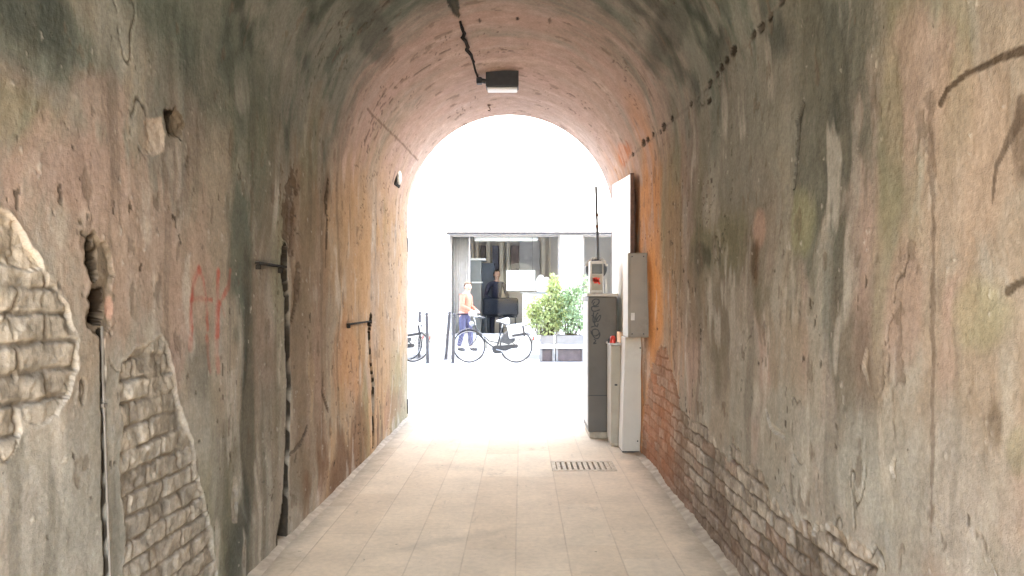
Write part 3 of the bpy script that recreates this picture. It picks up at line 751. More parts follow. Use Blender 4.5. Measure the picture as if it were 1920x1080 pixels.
# gate pintles at the left jamb
for (x_, y_, lab) in [(759, 459, 'small iron gate pin high on the left jamb of the arch'), (763, 762, 'iron gate pin low on the left jamb of the arch')]:
    p = P(x_, y_, 8.24); p.x = XL
    b = MB(); b.box(p.x - .04, p.x + .006, p.y - .015, p.y + .015, p.z - .05, p.z + .05, .004); b.cyl((p.x + .008, p.y, p.z - .08), (p.x + .008, p.y, p.z + .08), .008)
    tag(b.build('gate_pin', M['dark_iron'], loc=p), lab, 'gate pin')

# drain grate
t = thing('drain_grate', 'sandy slotted drain grate set in the paving before the metal boxes', 'drain grate', ((GX0 + GX1) / 2, (GY0 + GY1) / 2, 0))
b = MB(); e = .002
b.box(GX0 + e, GX1 - e, GY0 + e, GY0 + .045, -.04, .004, .003); b.box(GX0 + e, GX1 - e, GY1 - .045, GY1 - e, -.04, .004, .003)
b.box(GX0 + e, GX0 + .035, GY0 + .046, GY1 - .046, -.04, .004, .003); b.box(GX1 - .035, GX1 - e, GY0 + .046, GY1 - .046, -.04, .004, .003)
b.build('frame', M['grate_iron'], t)
nb = 10
for i in range(nb):
    xx = GX0 + .035 + (GX1 - GX0 - .07) * (i + .5) / nb
    MB().box(xx - .0145, xx + .0145, GY0 + .0462, GY1 - .0462, -.03, .002, .003).build('bar', M['grate_iron'], t)
b = MB(); b.box(GX0 + .001, GX1 - .001, GY0 + .001, GY1 - .001, -.029, -.0275); 
b.build('sump', M['pit'], t)

# ---------------- barrier, post, duct, box, board on the right
def stroke_bm(b, pts2, yf, w, th=.0015):
    pts2 = [Vector((p.x, p.z)) for p in pts2]
    # smooth the polyline (Chaikin)
    for _ in range(2):
        q = [pts2[0]]
        for i in range(len(pts2) - 1):
            a, c = pts2[i], pts2[i + 1]; q += [a * .75 + c * .25, a * .25 + c * .75]
        q.append(pts2[-1]); pts2 = q
    n = len(pts2); vs = []; fs = []
    for i, p in enumerate(pts2):
        d = (pts2[min(i + 1, n - 1)] - pts2[max(i - 1, 0)]).normalized(); nn = Vector((-d.y, d.x))
        ww = w * (.75 + .5 * random.random())
        for sg in (1, -1):
            q = p + nn * ww * sg * .5; vs.append((q.x, yf - th, q.y))
    for i in range(n - 1): fs.append((2 * i, 2 * i + 1, 2 * i + 3, 2 * i + 2))
    b.add(vs, fs)
YB = 7.0
t = thing('barrier_gate', 'tall grey barrier cabinet with black scrawl, reader head and raised boom', 'barrier', (.77, YB + .25, 0))
xa, xb = P(1103, 0, YB).x, P(1157, 0, YB).x
b = MB(); b.box(xa, xb, YB, YB + .55, .06, 1.345, .012); cab = b.build('cabinet', M['grey_paint'], t)
MB().box(xa + .015, xb - .015, YB + .02, YB + .53, 0, .0595).build('base', M['mortar'], t)
MB().box(xa - .012, xb + .012, YB - .012, YB + .562, 1.3455, 1.375, .008).build('lid', M['rim_grey'], t)
MB().box(xa + .002, xb - .002, YB - .003, YB - .0005, 1.3 - (741 - 565) * YB / F - .006, 1.3 - (741 - 565) * YB / F + .002).build('seam', M['black_ink'], cab)
MB().box(xa - .0035, xa - .0008, YB + .03, YB + .50, .12, 1.30, 0).build('side_door', M['rim_grey'], cab)  # thin paler sheet over the cabinet's left side
b = MB()
def q5(L): return [P(1080 + a / 5.68, 470 + c / 5.68, YB) for a, c in L]
for L_ in [[(168, 560), (180, 525), (215, 512), (248, 525), (245, 560), (205, 592), (175, 575), (200, 545)], [(245, 590), (205, 600), (168, 590), (165, 635), (195, 650), (255, 628)],
           [(188, 655), (182, 700), (180, 760), (205, 770), (225, 720), (262, 678), (262, 715), (235, 760), (208, 740), (212, 690), (235, 660)],
           [(165, 690), (200, 700), (195, 800), (230, 806), (235, 775)], [(160, 815), (205, 800), (232, 812)],
           [(158, 850), (170, 900), (210, 912), (248, 885), (240, 845), (200, 832), (168, 850), (180, 915), (225, 945), (254, 910), (250, 870)], [(190, 940), (218, 960), (178, 992), (218, 985)]]:
    stroke_bm(b, q5(L_), YB, .0105)
b.build('graffiti', M['black_ink'], cab)
# head
yh = YB + .06
hx0, hx1 = P(1106, 0, yh).x, P(1132, 0, yh).x
hz0, hz1 = 1.3755, P(0, 489, yh).z
b = MB(); b.box(hx0, hx1, yh, yh + .16, hz0, hz1, .012); hd = b.build('reader_head', M['rim_grey'], t)
sx0, sx1 = P(1110, 0, yh).x, P(1129, 0, yh).x
MB().box(sx0, sx1, yh - .006, yh + .004, P(0, 513, yh).z, P(0, 495, yh).z, .002).build('screen', M['screen'], hd)
MB().box(sx0, sx1, yh - .004, yh + .004, P(0, 544, yh).z, P(0, 514.5, yh).z, .0015).build('front_plate', M['cream_post'], hd)
b = MB()
def q6(L): return [P(1060 + a / 3.855, 320 + c / 3.855, yh) for a, c in L]
for L_ in [[(203, 775), (208, 795), (215, 815)], [(216, 774), (206, 788), (202, 802)], [(225, 772), (224, 792), (222, 815)], [(226, 797), (236, 788), (246, 776)], [(228, 796), (238, 806), (249, 820)], [(205, 790), (225, 794), (246, 800)]]:
    stroke_bm(b, q6(L_), yh - .005, .0165)
b.build('red_mark', M['red_ink'], hd)
# drum behind the head and raised boom
dc = P(1118, 504, yh + .2); dr = 20 * (yh + .2) / F
b = MB(); b.cyl(dc + Vector((0, 0, 0)), dc + Vector((0, .09, 0)), dr, 40); dm = b.build('drum', M['black_metal'], t)
for k in range(9):
    a = PI * (.12 + .76 * k / 8); q = dc + Vector((math.cos(a) * dr * 1.0, -.01, math.sin(a) * dr * 1.0)); MB().ball(q, .016, (1, .7, 1), 10, 8).build('bolt', M['rim_grey'], dm)
MB().box(P(1133.5, 0, yh + .2).x, P(1139, 0, yh + .2).x, yh + .2, yh + .30, 1.3755, P(0, 524, yh + .2).z, .004).build('bracket', M['bench_white'], t)
MB().box(dc.x - .06, dc.x + .06, dc.y + .0, dc.y + .088, 1.3755, dc.z - dr * .9, .004).build('drum_stand', M['black_metal'], t)
b0, b1 = P(1121.5, 490, yh + .18), P(1117.5, 349, yh + .18)
b = MB(); dv = b1 - b0
b.tube([b0, b0 + dv * .45, b0 + dv * .451, b0 + dv * .6, b0 + dv * .601, b1], [.0145, .0145, .0125, .0125, .0135, .0135], 12)
bo = b.build('boom', M['post_metal'], t)
[MB().cyl(b0 + dv * q, b0 + dv * (q + .03), .019, 12).build('collar', M['brown_edge'], bo) for q in (.45, .60)]

# narrow cream post
YPs = 6.62
t = thing('photocell_post', 'narrow cream metal post with red lamp on top between cabinet and duct', 'post', (.84, YPs + .15, 0))
xa, xb = P(1145, 0, YPs).x, P(1165, 0, YPs).x
MB().box(xa, xb, YPs, YPs + .30, .03, .905, .012).build('body', M['cream_post'], t)
MB().box(xa + .006, xb - .006, YPs + .01, YPs + .29, 0, .0295).build('foot', M['mortar'], t)
MB().box(xa - .008, xb + .004, YPs - .008, YPs + .308, .9055, .925, .006).build('cap', M['rim_grey'], t)
b = MB(); lx = P(1150, 0, YPs).x; b.tube([(lx, YPs + .04, .9255), (lx, YPs + .04, .945), (lx, YPs + .04, .975), (lx, YPs + .04, .99)], [.028, .026, .026, .016], 14)
b.build('red_lamp', M['red_plastic'], t)
MB().box(xa + .035, xa + .06, YPs - .004, YPs - .0005, .545, .56, .001).build('catch', M['black_ink'], t)
MB().box(lx - .045, lx - .03, YPs + .03, YPs + .045, .9255, .965, .003).build('lamp_bracket', M['black_ink'], t)

# white duct leaning on the wall, below the grey box
YD = 6.35
t = thing('cable_duct', 'tall white metal duct leaning slightly below the grey electric box', 'duct', (.94, YD + .12, 0))
x0, x1 = P(1166, 0, YD).x, P(1201.5, 0, YD).x
sh = (.028) / 1.0
mt = Matrix(((1, 0, sh, 0), (0, 1, 0, 0), (0, 0, 1, 0), (0, 0, 0, 1)))
MB().box(x0, x1 - .004, YD, YD + .24, .012, .992, .006, mt).build('body', M['white_duct'], t)
MB().box(x0 + .006, x1 - .012, YD + .01, YD + .23, 0, .0115, 0, mt).build('foot', M['black_ink'], t)
for zz_ in (.10, .9): MB().ball((x1 - .03 + sh * zz_, YD + .0, zz_), .007, (1, .5, 1), 10, 8).build('screw', M['black_metal'], t)
# grey electric box
YE = 5.98
t = thing('electric_box', 'grey metal electric box fixed to the wall above the white duct', 'electric box', (.94, YE + .15, 1.0))
x0, x1 = P(1178, 0, YE).x, P(1212, 0, YE).x
z0, z1 = P(0, 633, YE).z, P(0, 474, YE).z
MB().box(x0, XR + .02, YE, YE + .30, z0, z1, .006).build('body', M['grey_box'], t)
MB().box(x0 + .014, x1 - .008, YE - .007, YE - .0005, z0 + .012, z1 - .014, .003).build('front_cover', M['grey_box'], t)
b = MB(); b.box(x0 - .003, x0 - .0005, YE + .006, YE + .294, z0 + .006, z1 - .006); b.build('side_plate', M['white_duct'], t)  # paler sheet on the left side of the box
[MB().ball((x_, YE - .009, z_), .006, (1, .5, 1), 10, 8).build('screw', M['black_metal'], t) for x_ in (x0 + .03, x1 - .024) for z_ in (z0 + .03, z1 - .03)]
b = MB(); b.box(x0 + .02, x0 + .05, YE - .0105, YE - .0075, z0 + .14, z0 + .20, .001); b.build('badge', M['rim_grey'], t)
# white board on the wall
t = thing('notice_board', 'tall blank white board with dark brown edge on the right wall', 'board', (XR - .06, 7.0, 1.0))
yb0, yb1 = 6.40, 7.72
zt0, zt1 = 1.3 + (565 - 326) * yb0 / F, 1.3 + (565 - 347) * yb1 / F
xb_ = XR - .075
b = MB(); b.add([(xa, ya, za) for xa in (xb_, xb_ + .025) for ya, za in ((yb0 + .03, 1.02), (yb1, 1.0), (yb1, zt1), (yb0 + .03, zt0))],
    [(0, 1, 2, 3), (7, 6, 5, 4), (0, 4, 5, 1), (1, 5, 6, 2), (2, 6, 7, 3), (3, 7, 4, 0)])
b.build('panel', M['white_board'], t)
MB().box(xb_ - .004, xb_ + .030, yb0, yb0 + .029, 1.015, zt0 + .008, .003).build('edge_frame', M['brown_edge'], t)  # board edge facing away from the exit, its shade given as brown
MB().box(xb_ - .004, xb_ + .030, yb1 + .0005, yb1 + .025, 1.0, zt1 + .008, .003).build('edge_frame', M['brown_edge'], t)
MB().box(xb_ + .0255, XR + .01, yb0 + .2, yb0 + .26, 1.1, zt0 - .1).build('batten', M['brown_edge'], t); MB().box(xb_ + .0255, XR + .01, yb1 - .26, yb1 - .2, 1.1, zt1 - .1).build('batten', M['brown_edge'], t)

# ================================================================== SHOP OPPOSITE
YF = 19.0
KF = F / YF
def FX(px): return (px - CX) / KF
def FZ(py): return EYE - (py - CY) / KF
shop = thing('shop_building', 'white rendered shop front with wide windows across the street', 'building', (0, YF, .1))
wx = [FX(843), FX(1050), FX(1092), FX(1185)]
wz0, wz1 = FZ(629), FZ(440)
b = MB(); T = .28
b.box(-12, wx[0], YF, YF + T, .1, wz1); b.box(wx[3], 12, YF, YF + T, .1, wz1)
b.box(-12, 12, YF, YF + T, wz1 + .0005, 10.5); b.box(wx[0] + .0005, wx[3] - .0005, YF, YF + T, .1, wz0)
b.build('wall', M['facade_white'], shop)
MB().box(wx[1], wx[2], YF - .03, YF + T, wz0 + .0005, wz1 - .0005, .01).build('pillar', M['facade_white'], shop)
b = MB(); b.box(-12, wx[0] - .02, YF - .055, YF - .001, .1005, FZ(627), .01); b.box(-12, wx[0] - .02, YF - .085, YF - .001, FZ(627) + .001, FZ(621), .008)
b.box(wx[0] - .019, wx[3] + .2, YF - .055, YF - .001, .1005, wz0 - .10, .01); b.build('plinth', M['plinth_cream'], shop)
MB().box(wx[0] - .10, wx[3] + .4, YF - .10, YF - .001, wz0 - .095, wz0 - .02, .01).build('sill', M['facade_white'], shop)
MB().box(wx[0] - .07, wx[3] + .4, YF - .16, YF - .001, FZ(439.5), FZ(435.5), .006).build('lintel', M['post_metal'], shop)  # dark bar along the top of the windows
MB().box(FX(785), FX(866), YF - .07, YF - .001, FZ(415.5), FZ(412.5), .006).build('cornice', M['facade_white'], shop)
def window(x0, x1, bars):
    b = MB(); w = .05
    b.box(x0 + .001, x0 + w, YF + .06, YF + .14, wz0 + .001, wz1 - .001, .005); b.box(x1 - w, x1 - .001, YF + .06, YF + .14, wz0 + .001, wz1 - .001, .005)
    b.box(x0 + w + .001, x1 - w - .001, YF + .06, YF + .14, wz0 + .001, wz0 + w, .005); b.box(x0 + w + .001, x1 - w - .001, YF + .06, YF + .14, wz1 - w, wz1 - .001, .005)
    for bx in bars: b.box(bx - .018, bx + .018, YF + .07, YF + .13, wz0 + w + .001, wz1 - w - .001, .004)
    fr = b.build('window', M['frame_grey'], shop)
    xs = [x0 + w] + list(bars) + [x1 - w]
    for i in range(len(xs) - 1):
        b = MB(); sheet_y = YF + .10
        b.add([(xs[i] + .002, sheet_y, wz0 + w), (xs[i + 1] - .002, sheet_y, wz0 + w), (xs[i + 1] - .002, sheet_y, wz1 - w), (xs[i] + .002, sheet_y, wz1 - w)], [(0, 1, 2, 3)])
        b.build('pane', M['glass'], fr)
window(wx[0], wx[1], [FX(880)]); window(wx[2], wx[3], [])
# the room behind the glass
b = MB(); ri0, ri1, yb = -2.3, 3.4, 22.6
b.box(ri0 - .1, ri0, YF + T, yb, .1, 3.4); b.box(ri1, ri1 + .1, YF + T, yb, .1, 3.4); b.box(ri0 - .1, ri1 + .1, yb, yb + .1, .1, 3.4)
b.box(ri0 - .1, ri1 + .1, YF + T, yb + .1, 3.401, 3.5); b.build('back_room', M['inner_wall'], shop)
MB().box(ri0, ri1, YF + T + .002, yb - .002, .101, .125).build('room_floor', M['inner_floor'], shop)
KB = F / 22.3
def BX(px): return (px - CX) / KB
def BZ(py): return EYE - (py - CY) / KB
def fill(name, m, px0, px1, py0, py1, y0=22.35, y1=22.59, bev=.01): return MB().box(BX(px0), BX(px1), y0, y1, BZ(py1), BZ(py0), bev).build(name, M[m], shop)
for a, c in ((884, 888), (892, 897), (912, 919), (937, 944), (950, 956), (1015, 1022), (1030, 1033)): fill('pilaster', 'pilaster', a, c, 442, 560, 22.2, 22.49)  # solid strips standing in for pilasters reflected in the shop glass
fill('cupboard', 'cupboard_brown', 901, 910, 460, 484); fill('cupboard', 'cupboard_navy', 923, 935, 460, 520); fill('cupboard', 'cupboard_brown', 958, 973, 460, 540)  # dark boxes standing in for windows reflected in the glass
fill('inner_door', 'door_grey', 974, 1013, 452, 545)

def room(name, m, px0, px1, py0, py1, y0, d, label, cat, bev=.02):
    k = F / y0
    z0 = EYE - (py1 - CY) / k; z1 = EYE - (py0 - CY) / k
    return (px0 - CX) / k, (px1 - CX) / k, max(z0, .126), z1
# curtain
b = MB(); y_ = 19.42; n = 60; xs = [FX(846) + (FX(879) - FX(846)) * i / n for i in range(n + 1)]; vs = []; fs = []
for i, x in enumerate(xs):
    d = .014 * math.sin(i * 1.05) + .006 * math.sin(i * 2.7)
    vs += [(x, y_ + d, .2), (x, y_ + d * .8, 3.0), (x, y_ + d + .012, .2), (x, y_ + d * .8 + .012, 3.0)]
for i in range(n): fs += [(4 * i, 4 * i + 4, 4 * i + 5, 4 * i + 1), (4 * i + 2, 4 * i + 3, 4 * i + 7, 4 * i + 6), (4 * i + 1, 4 * i + 5, 4 * i + 7, 4 * i + 3), (4 * i, 4 * i + 2, 4 * i + 6, 4 * i + 4)]
b.add(vs, fs, True); tag(b.build('curtain', M['curtain'], loc=(FX(862), y_, .2)), 'pale grey curtain at the left end of the shop window', 'curtain')
# roller blind box
t = thing('window_blind', 'cream rolled blind along the top of the shop window', 'blind', (FX(949), 19.4, FZ(448)))
b = MB(); b.cyl((FX(888), 19.42, FZ(444)), (FX(1009), 19.42, FZ(444)), .05, 20); b.build('roll', M['blind'], t)
MB().box(FX(888), FX(1009), 19.40, 19.41, FZ(450), FZ(446), .002).build('hem', M['blind'], t)
# white poster and cut-out display
x0, x1, z0, z1 = room('', '', 950, 1003, 507, 545, 19.3, 0, '', '')
t = thing('poster', 'large blank white poster in the middle of the shop window', 'poster', ((x0 + x1) / 2, 19.3, z0))
MB().box(x0, x1, 19.30, 19.318, z0, z1, .004).build('sheet', M['paper'], t)
MB().box(x0 - .006, x1 + .006, 19.3185, 19.335, z0 - .012, z0 + .012, .004).build('rail', M['frame_grey'], t)
[MB().tube([(x_, 19.327, z1 - .03), (x_, 19.327, 3.3995)], .004, 6).build('hanging_wire', M['black_metal'], t) for x_ in (x0 + .06, x1 - .06)]
ol = [(1005, 545), (1030, 545), (1031, 530), (1029, 521), (1024, 519), (1020, 522), (1018, 516), (1012, 515), (1009, 519), (1006, 523), (1004, 530)]
b = MB(); b.prism([((a - CX) * 19.34 / F, EYE - (c - CY) * 19.34 / F) for a, c in ol], 19.34, 19.40)
b.box((1008 - CX) * 19.4 / F, (1027 - CX) * 19.4 / F, 19.335, 19.52, EYE - (547.5 - CY) * 19.4 / F, EYE - (545.3 - CY) * 19.4 / F, .004)
ds = tag(b.build('display_card', M['paper'], loc=((1017 - CX) * 19.36 / F, 19.37, EYE - (545 - CY) * 19.36 / F)), 'small white scalloped display card right of the blank poster', 'display card')
# shelf under poster
sx0, sx1, sz0, sz1 = room('', '', 976, 1046, 547.7, 550, 19.34, 0, '', '')
t = thing('display_stand', 'grey display stand with flat top beneath the white poster and card', 'stand', ((sx0 + sx1) / 2, 19.45, .126))
MB().box(sx0, sx1, 19.335, 19.65, sz0, sz1 - .001, .004).build('top', M['cabinet_grey'], t)
MB().box(sx0 + .05, sx1 - .05, 19.38, 19.60, .126, sz0 - .001, .006).build('body', M['inner_wall'], t)
# grey cabinet and blue cabinet
x0, x1, z0, z1 = room('', '', 881, 902, 488, 640, 20.0, 0, '', '')
t = thing('grey_cabinet', 'pale grey cabinet with white top inside the shop window', 'cabinet', ((x0 + x1) / 2, 20.2, .126))
MB().box(x0, x1, 20.0, 20.5, .126, z1, .012).build('body', M['cabinet_grey'], t)
MB().box(x0 - .01, x1 + .12, 19.98, 20.52, z1 + .001, z1 + .055, .01).build('top', M['paper'], t)
MB().box(x0 + .05, x1 + .05, 19.955, 19.999, EYE - (531 - CY) * 20 / F, EYE - (528 - CY) * 20 / F, .004).build('handle', M['paper'], t)
x0, x1, z0, z1 = room('', '', 902.6, 926, 492, 640, 20.3, 0, '', '')
t = thing('blue_cabinet', 'dark blue cabinet behind the navy clothed figure in the shop', 'cabinet', ((x0 + x1) / 2, 20.5, .126))
MB().box(x0, x1, 20.55, 20.95, .126, z1, .012).build('body', M['cabinet_blue'], t)
[MB().box(x0 + .03, x1 - .03, 20.535, 20.549, z_, z_ + .30, .004).build('drawer', M['cabinet_blue'], t) for z_ in (.3, .68, 1.06, 1.44, 1.82)]
# dark padded bench
x0, x1, z0, z1 = room('', '', 906, 972, 558, 592, 19.75, 0, '', '')
t = thing('padded_bench', 'dark padded bench with rounded back behind the shop glass', 'bench', ((x0 + x1) / 2, 20.0, .126))
MB().box(x0, x1, 19.55, 19.75, z0, z1, .07, seg=4).build('backrest', M['sofa_dark'], t)
MB().box(x0 + .03, x1 - .03, 19.7505, 20.2, z0 - .05, z0 + .10, .04, seg=3).build('seat', M['sofa_dark'], t)
for sx_ in (x0 + .08, x1 - .08):
    for sy_ in (19.62, 20.12): MB().cyl((sx_, sy_, .126), (sx_, sy_, z0 - .049 if sy_ > 19.8 else z0 + .002), .02, 10).build('leg', M['black_metal'], t)

# ================================================================== PEOPLE
def skin_mesh(name, chains, m, parent, sub=2, root=0):
    """one continuous surface grown over connected joints: chains = (points, radii) sharing joints by position"""
    vs, rs, es, key = [], [], [], {}
    for pts, rad in chains:
        prev = None
        for p, r in zip(pts, rad):
            k = tuple(round(c, 4) for c in p)
            if k not in key:
                key[k] = len(vs); vs.append(p); rs.append(r)
            i = key[k]
            if prev is not None and prev != i: es.append((prev, i))
            prev = i
    o0 = Vector(parent.location) if parent.parent is None else Vector(parent.parent.location)
    me = bpy.data.meshes.new(name); me.from_pydata([Vector(v) - o0 for v in vs], es, [])
    o = bpy.data.objects.new(name, me); COL.objects.link(o)
    sk = o.modifiers.new('s', 'SKIN'); sk.use_smooth_shade = True
    for i, r in enumerate(rs):
        rr = r if isinstance(r, tuple) else (r, r)
        me.skin_vertices[0].data[i].radius = rr
    me.skin_vertices[0].data[root].use_root = True
    sb = o.modifiers.new('u', 'SUBSURF'); sb.levels = sub; sb.render_levels = sub
    dg = bpy.context.evaluated_depsgraph_get(); ev = o.evaluated_get(dg)
    nm = bpy.data.meshes.new_from_object(ev)
    bpy.data.objects.remove(o); bpy.data.meshes.remove(me)
    nm.name = name; nm.polygons.foreach_set('use_smooth', [True] * len(nm.polygons))
    nm.materials.clear(); nm.materials.append(m)
    o = bpy.data.objects.new(name, nm); COL.objects.link(o); o.parent = parent
    return o

def person(root_label, base, facing, cols, stride, arms, hscale=1.0, lean=.04, head_turn=0.0, bag=None):
    """facing: angle of the front direction about Z; local axes f (front), l (left)"""
    t = thing('person', root_label, 'person', base)
    f = Vector((math.cos(facing), math.sin(facing), 0)); l = Vector((-f.y, f.x, 0)); B = Vector(base); s = hscale
    def Q(a, c, z): return B + f * a * s + l * c * s + Vector((0, 0, z * s))
    pel = Q(0, 0, .92); wst = Q(.01 + lean * .3, 0, 1.06); chs = Q(lean, 0, 1.26); nb = Q(lean * 1.5, 0, 1.42); nk = Q(lean * 1.9, 0, 1.49)
    legs = []; 
    for sd, (ka, fa) in ((1, stride[0]), (-1, stride[1])):
        hip = Q(0, .09 * sd, .88); knee = Q(ka + .03, .10 * sd, .49); ank = Q(fa, .10 * sd, .085)
        legs.append((hip, knee, ank, sd, fa))
    hd = Q(lean * 2.0 + .02, 0, 1.60)
    chains = [([pel, wst, chs, nb, nk], [.125, .115, .135, .075, .052])]
    for hip, knee, ank, sd, fa in legs:
        chains.append(([pel, hip, (hip + knee) / 2, knee, (knee + ank) / 2, ank], [.125, .085, .072, .055, .052, .040]))
        chains.append(([ank, Q(fa + .07, .105 * sd, .045), Q(fa + .17, .11 * sd, .03)], [.040, .040, .028]))
    hands = []
    for sd, (el, ha) in ((1, arms[0]), (-1, arms[1])):
        sh = Q(lean * 1.3, .185 * sd, 1.385); e = Q(*el); w = Q(*ha)
        chains.append(([nb, sh, (sh + e) / 2, e, (e + w) / 2, w], [.075, .058, .046, .040, .036, .026]))
        d = (w - e).normalized(); sidev = d.cross(Vector((0, 0, 1))).normalized() if abs(d.z) < .95 else f.copy()
        dn = d.cross(sidev).normalized()
        palm = w + d * .05
        chains.append(([w, palm], [.026, (.018, .034)]))
        for k, (off, ln) in enumerate(((-.027, .066), (-.009, .076), (.009, .072), (.026, .056))):
            p0 = palm + sidev * off + d * .02; p1 = p0 + d * ln * .5 + dn * .006; p2 = p0 + d * ln * .85 + dn * .026
            chains.append(([palm, p0, p1, p2], [(.018, .034), .010, .0085, .0075]))
        th0 = w + d * .02 - sidev * .028 ; chains.append(([w, th0, th0 + d * .035 - sidev * .018, th0 + d * .06 - sidev * .014 + dn * .012], [.026, .012, .010, .008]))
        hands.append((sh, e, w))
    ft = facing + head_turn; hf = Vector((math.cos(ft), math.sin(ft), 0)); hl = Vector((-hf.y, hf.x, 0))
    top = hd + Vector((0, 0, .07 * s)); chains.append(([nk, Q(lean * 2 + .015, 0, 1.55), hd, top, top + Vector((0, 0, .045 * s))], [.052, .066, .082, .084, .05]))
    body = skin_mesh('body', chains, M[cols[0]], t, 2)
    # face: nose, ears, eyes and mouth on the head
    fb = MB()
    fb.tube([hd + hf * .082 + Vector((0, 0, .035)), hd + hf * .100 + Vector((0, 0, .0)), hd + hf * .082 + Vector((0, 0, -.012))], [.008, .014, .010], 8)
    fb.build('nose', M[cols[0]], body)
    for sd in (1, -1): MB().ball(hd + hl * .083 * sd + Vector((0, 0, .01)) - hf * .01, .026, (.6, .6, 1.1), 10, 8).build('ear', M[cols[0]], body)
    for sd in (1, -1): MB().ball(hd + hf * .078 + hl * .031 * sd + Vector((0, 0, .032)), .010, (1, 1, .7), 8, 6).build('eye', M['hair_dark'], body)
    eb = MB(); eb.tube([hd + hf * .08 + hl * .022 + Vector((0, 0, -.042)), hd + hf * .084 + Vector((0, 0, -.044)), hd + hf * .08 - hl * .022 + Vector((0, 0, -.042))], .005, 6)
    eb.build('mouth', M['hair_dark'], body)
    # hair cap
    b = MB(); bb = bmesh.new(); bmesh.ops.create_uvsphere(bb, u_segments=24, v_segments=16, radius=1)
    kill = []
    for v in bb.verts:
        d = v.co.copy()
        if d.x > .25 and d.z < .42 or d.z < -.62: kill.append(v)
        w = 1 + .05 * math.sin(9 * d.x + 5 * d.y) + .04 * math.sin(13 * d.z + 7 * d.y)
        c = hd + Vector((0, 0, .035)) - hf * .012
        v.co = c + (hf * d.x * .103 + hl * d.y * .1 + Vector((0, 0, d.z * .122))) * w
    bmesh.ops.delete(bb, geom=kill, context='VERTS'); b.bm(bb, True); b.build('hair', M[cols[1]], t)
    # clothes follow the body
    jch = [([Q(0, 0, .90), wst, chs, nb, Q(lean * 1.75, 0, 1.455)], [.152, .142, .156, .092, .07])]
    for sh, e, w in hands:
        w2 = e + (w - e) * .86
        jch.append(([nb, sh, (sh + e) / 2, e, (e + w) / 2, w2], [.092, .076, .064, .057, .052, .044]))
    skin_mesh('jacket', jch, M[cols[2]], t, 2)
    tch = [([Q(0, 0, .99), pel], [.135, .142])]
    for hip, knee, ank, sd, fa in legs:
        a2 = knee + (ank - knee) * .93
        tch.append(([pel, hip, (hip + knee) / 2, knee, (knee + ank) / 2, a2], [.142, .102, .088, .07, .065, .058]))
    skin_mesh('trousers', tch, M[cols[3]], t, 2)
    for hip, knee, ank, sd, fa in legs:
        skin_mesh('shoe', [([ank + Vector((0, 0, .0)), Q(fa + .02, .105 * sd, .05), Q(fa + .10, .107 * sd, .045), Q(fa + .19, .11 * sd, .036)], [.05, .05, .046, .034])], M['shoe'], t, 2)
    b = MB(); n = 24
    b.tube([pel + Vector((0, 0, .012)) + (f * math.cos(2 * PI * k / n) * .150 + l * math.sin(2 * PI * k / n) * .158) * s for k in range(n)], .022, 8, closed=True)
    b.build('belt', M['belt'], t)
    return t
person('person in orange jacket and blue jeans standing behind the bicycle', (FX(870) * 17.9 / YF, 17.9, .10), math.radians(-25), ('skin', 'hair', 'jacket', 'jeans'),
       ((.10, .14), (-.02, -.10)), (((.06, .26, 1.12), (.27, .16, 1.03)), ((.10, -.27, 1.13), (.33, -.16, 1.02))), hscale=.955, lean=.05, head_turn=math.radians(-40))
person('person in navy clothes standing inside the shop beside the blue cabinet', ((930 - CX) * 20.35 / F, 20.42, .126), math.radians(-70), ('skin', 'hair_dark', 'navy_cloth', 'navy_cloth'),
       ((.06, .05), (0, -.03)), (((.03, .27, 1.12), (.22, .20, 1.02)), ((.03, -.27, 1.12), (.24, -.18, 1.04))), hscale=1.3 if False else 1.18, lean=.03)

# ================================================================== STREET FURNITURE
def bollard(px0, px1, pyt, pyb, lab):
    yy = EYE * F / (pyb - CY); a = P(px1, pyb, yy); a.z = -.006; c = P(px0, pyt, yy)
    t = thing('bollard', lab, 'bollard', a, 'steel posts by the bicycles')
    d = c - a
    MB().tube([a, a + d * .93], .034, 14).build('post', M['post_metal'], t)
    MB().tube([a + d * .931, a + d * .955, a + d * .985, a + d], [.022, .036, .034, .014], 14).build('cap', M['post_metal'], t)
    b = MB(); b.tube([a, a + Vector((0, 0, .012)), a + Vector((0, 0, .03))], [.055, .055, .03], 16); b.build('base_ring', M['post_metal'], t)
bollard(787, 786, 584, 673, 'dark steel post leftmost in the street, right against the parked wheels')
bollard(800, 802, 586, 681, 'dark steel post just right of the leftmost post, before the parked wheels')
bollard(843, 836, 584, 674, 'leaning dark steel post left of the post by the person')
bollard(852, 849, 587, 681, 'dark steel post nearest the jeans of the person')

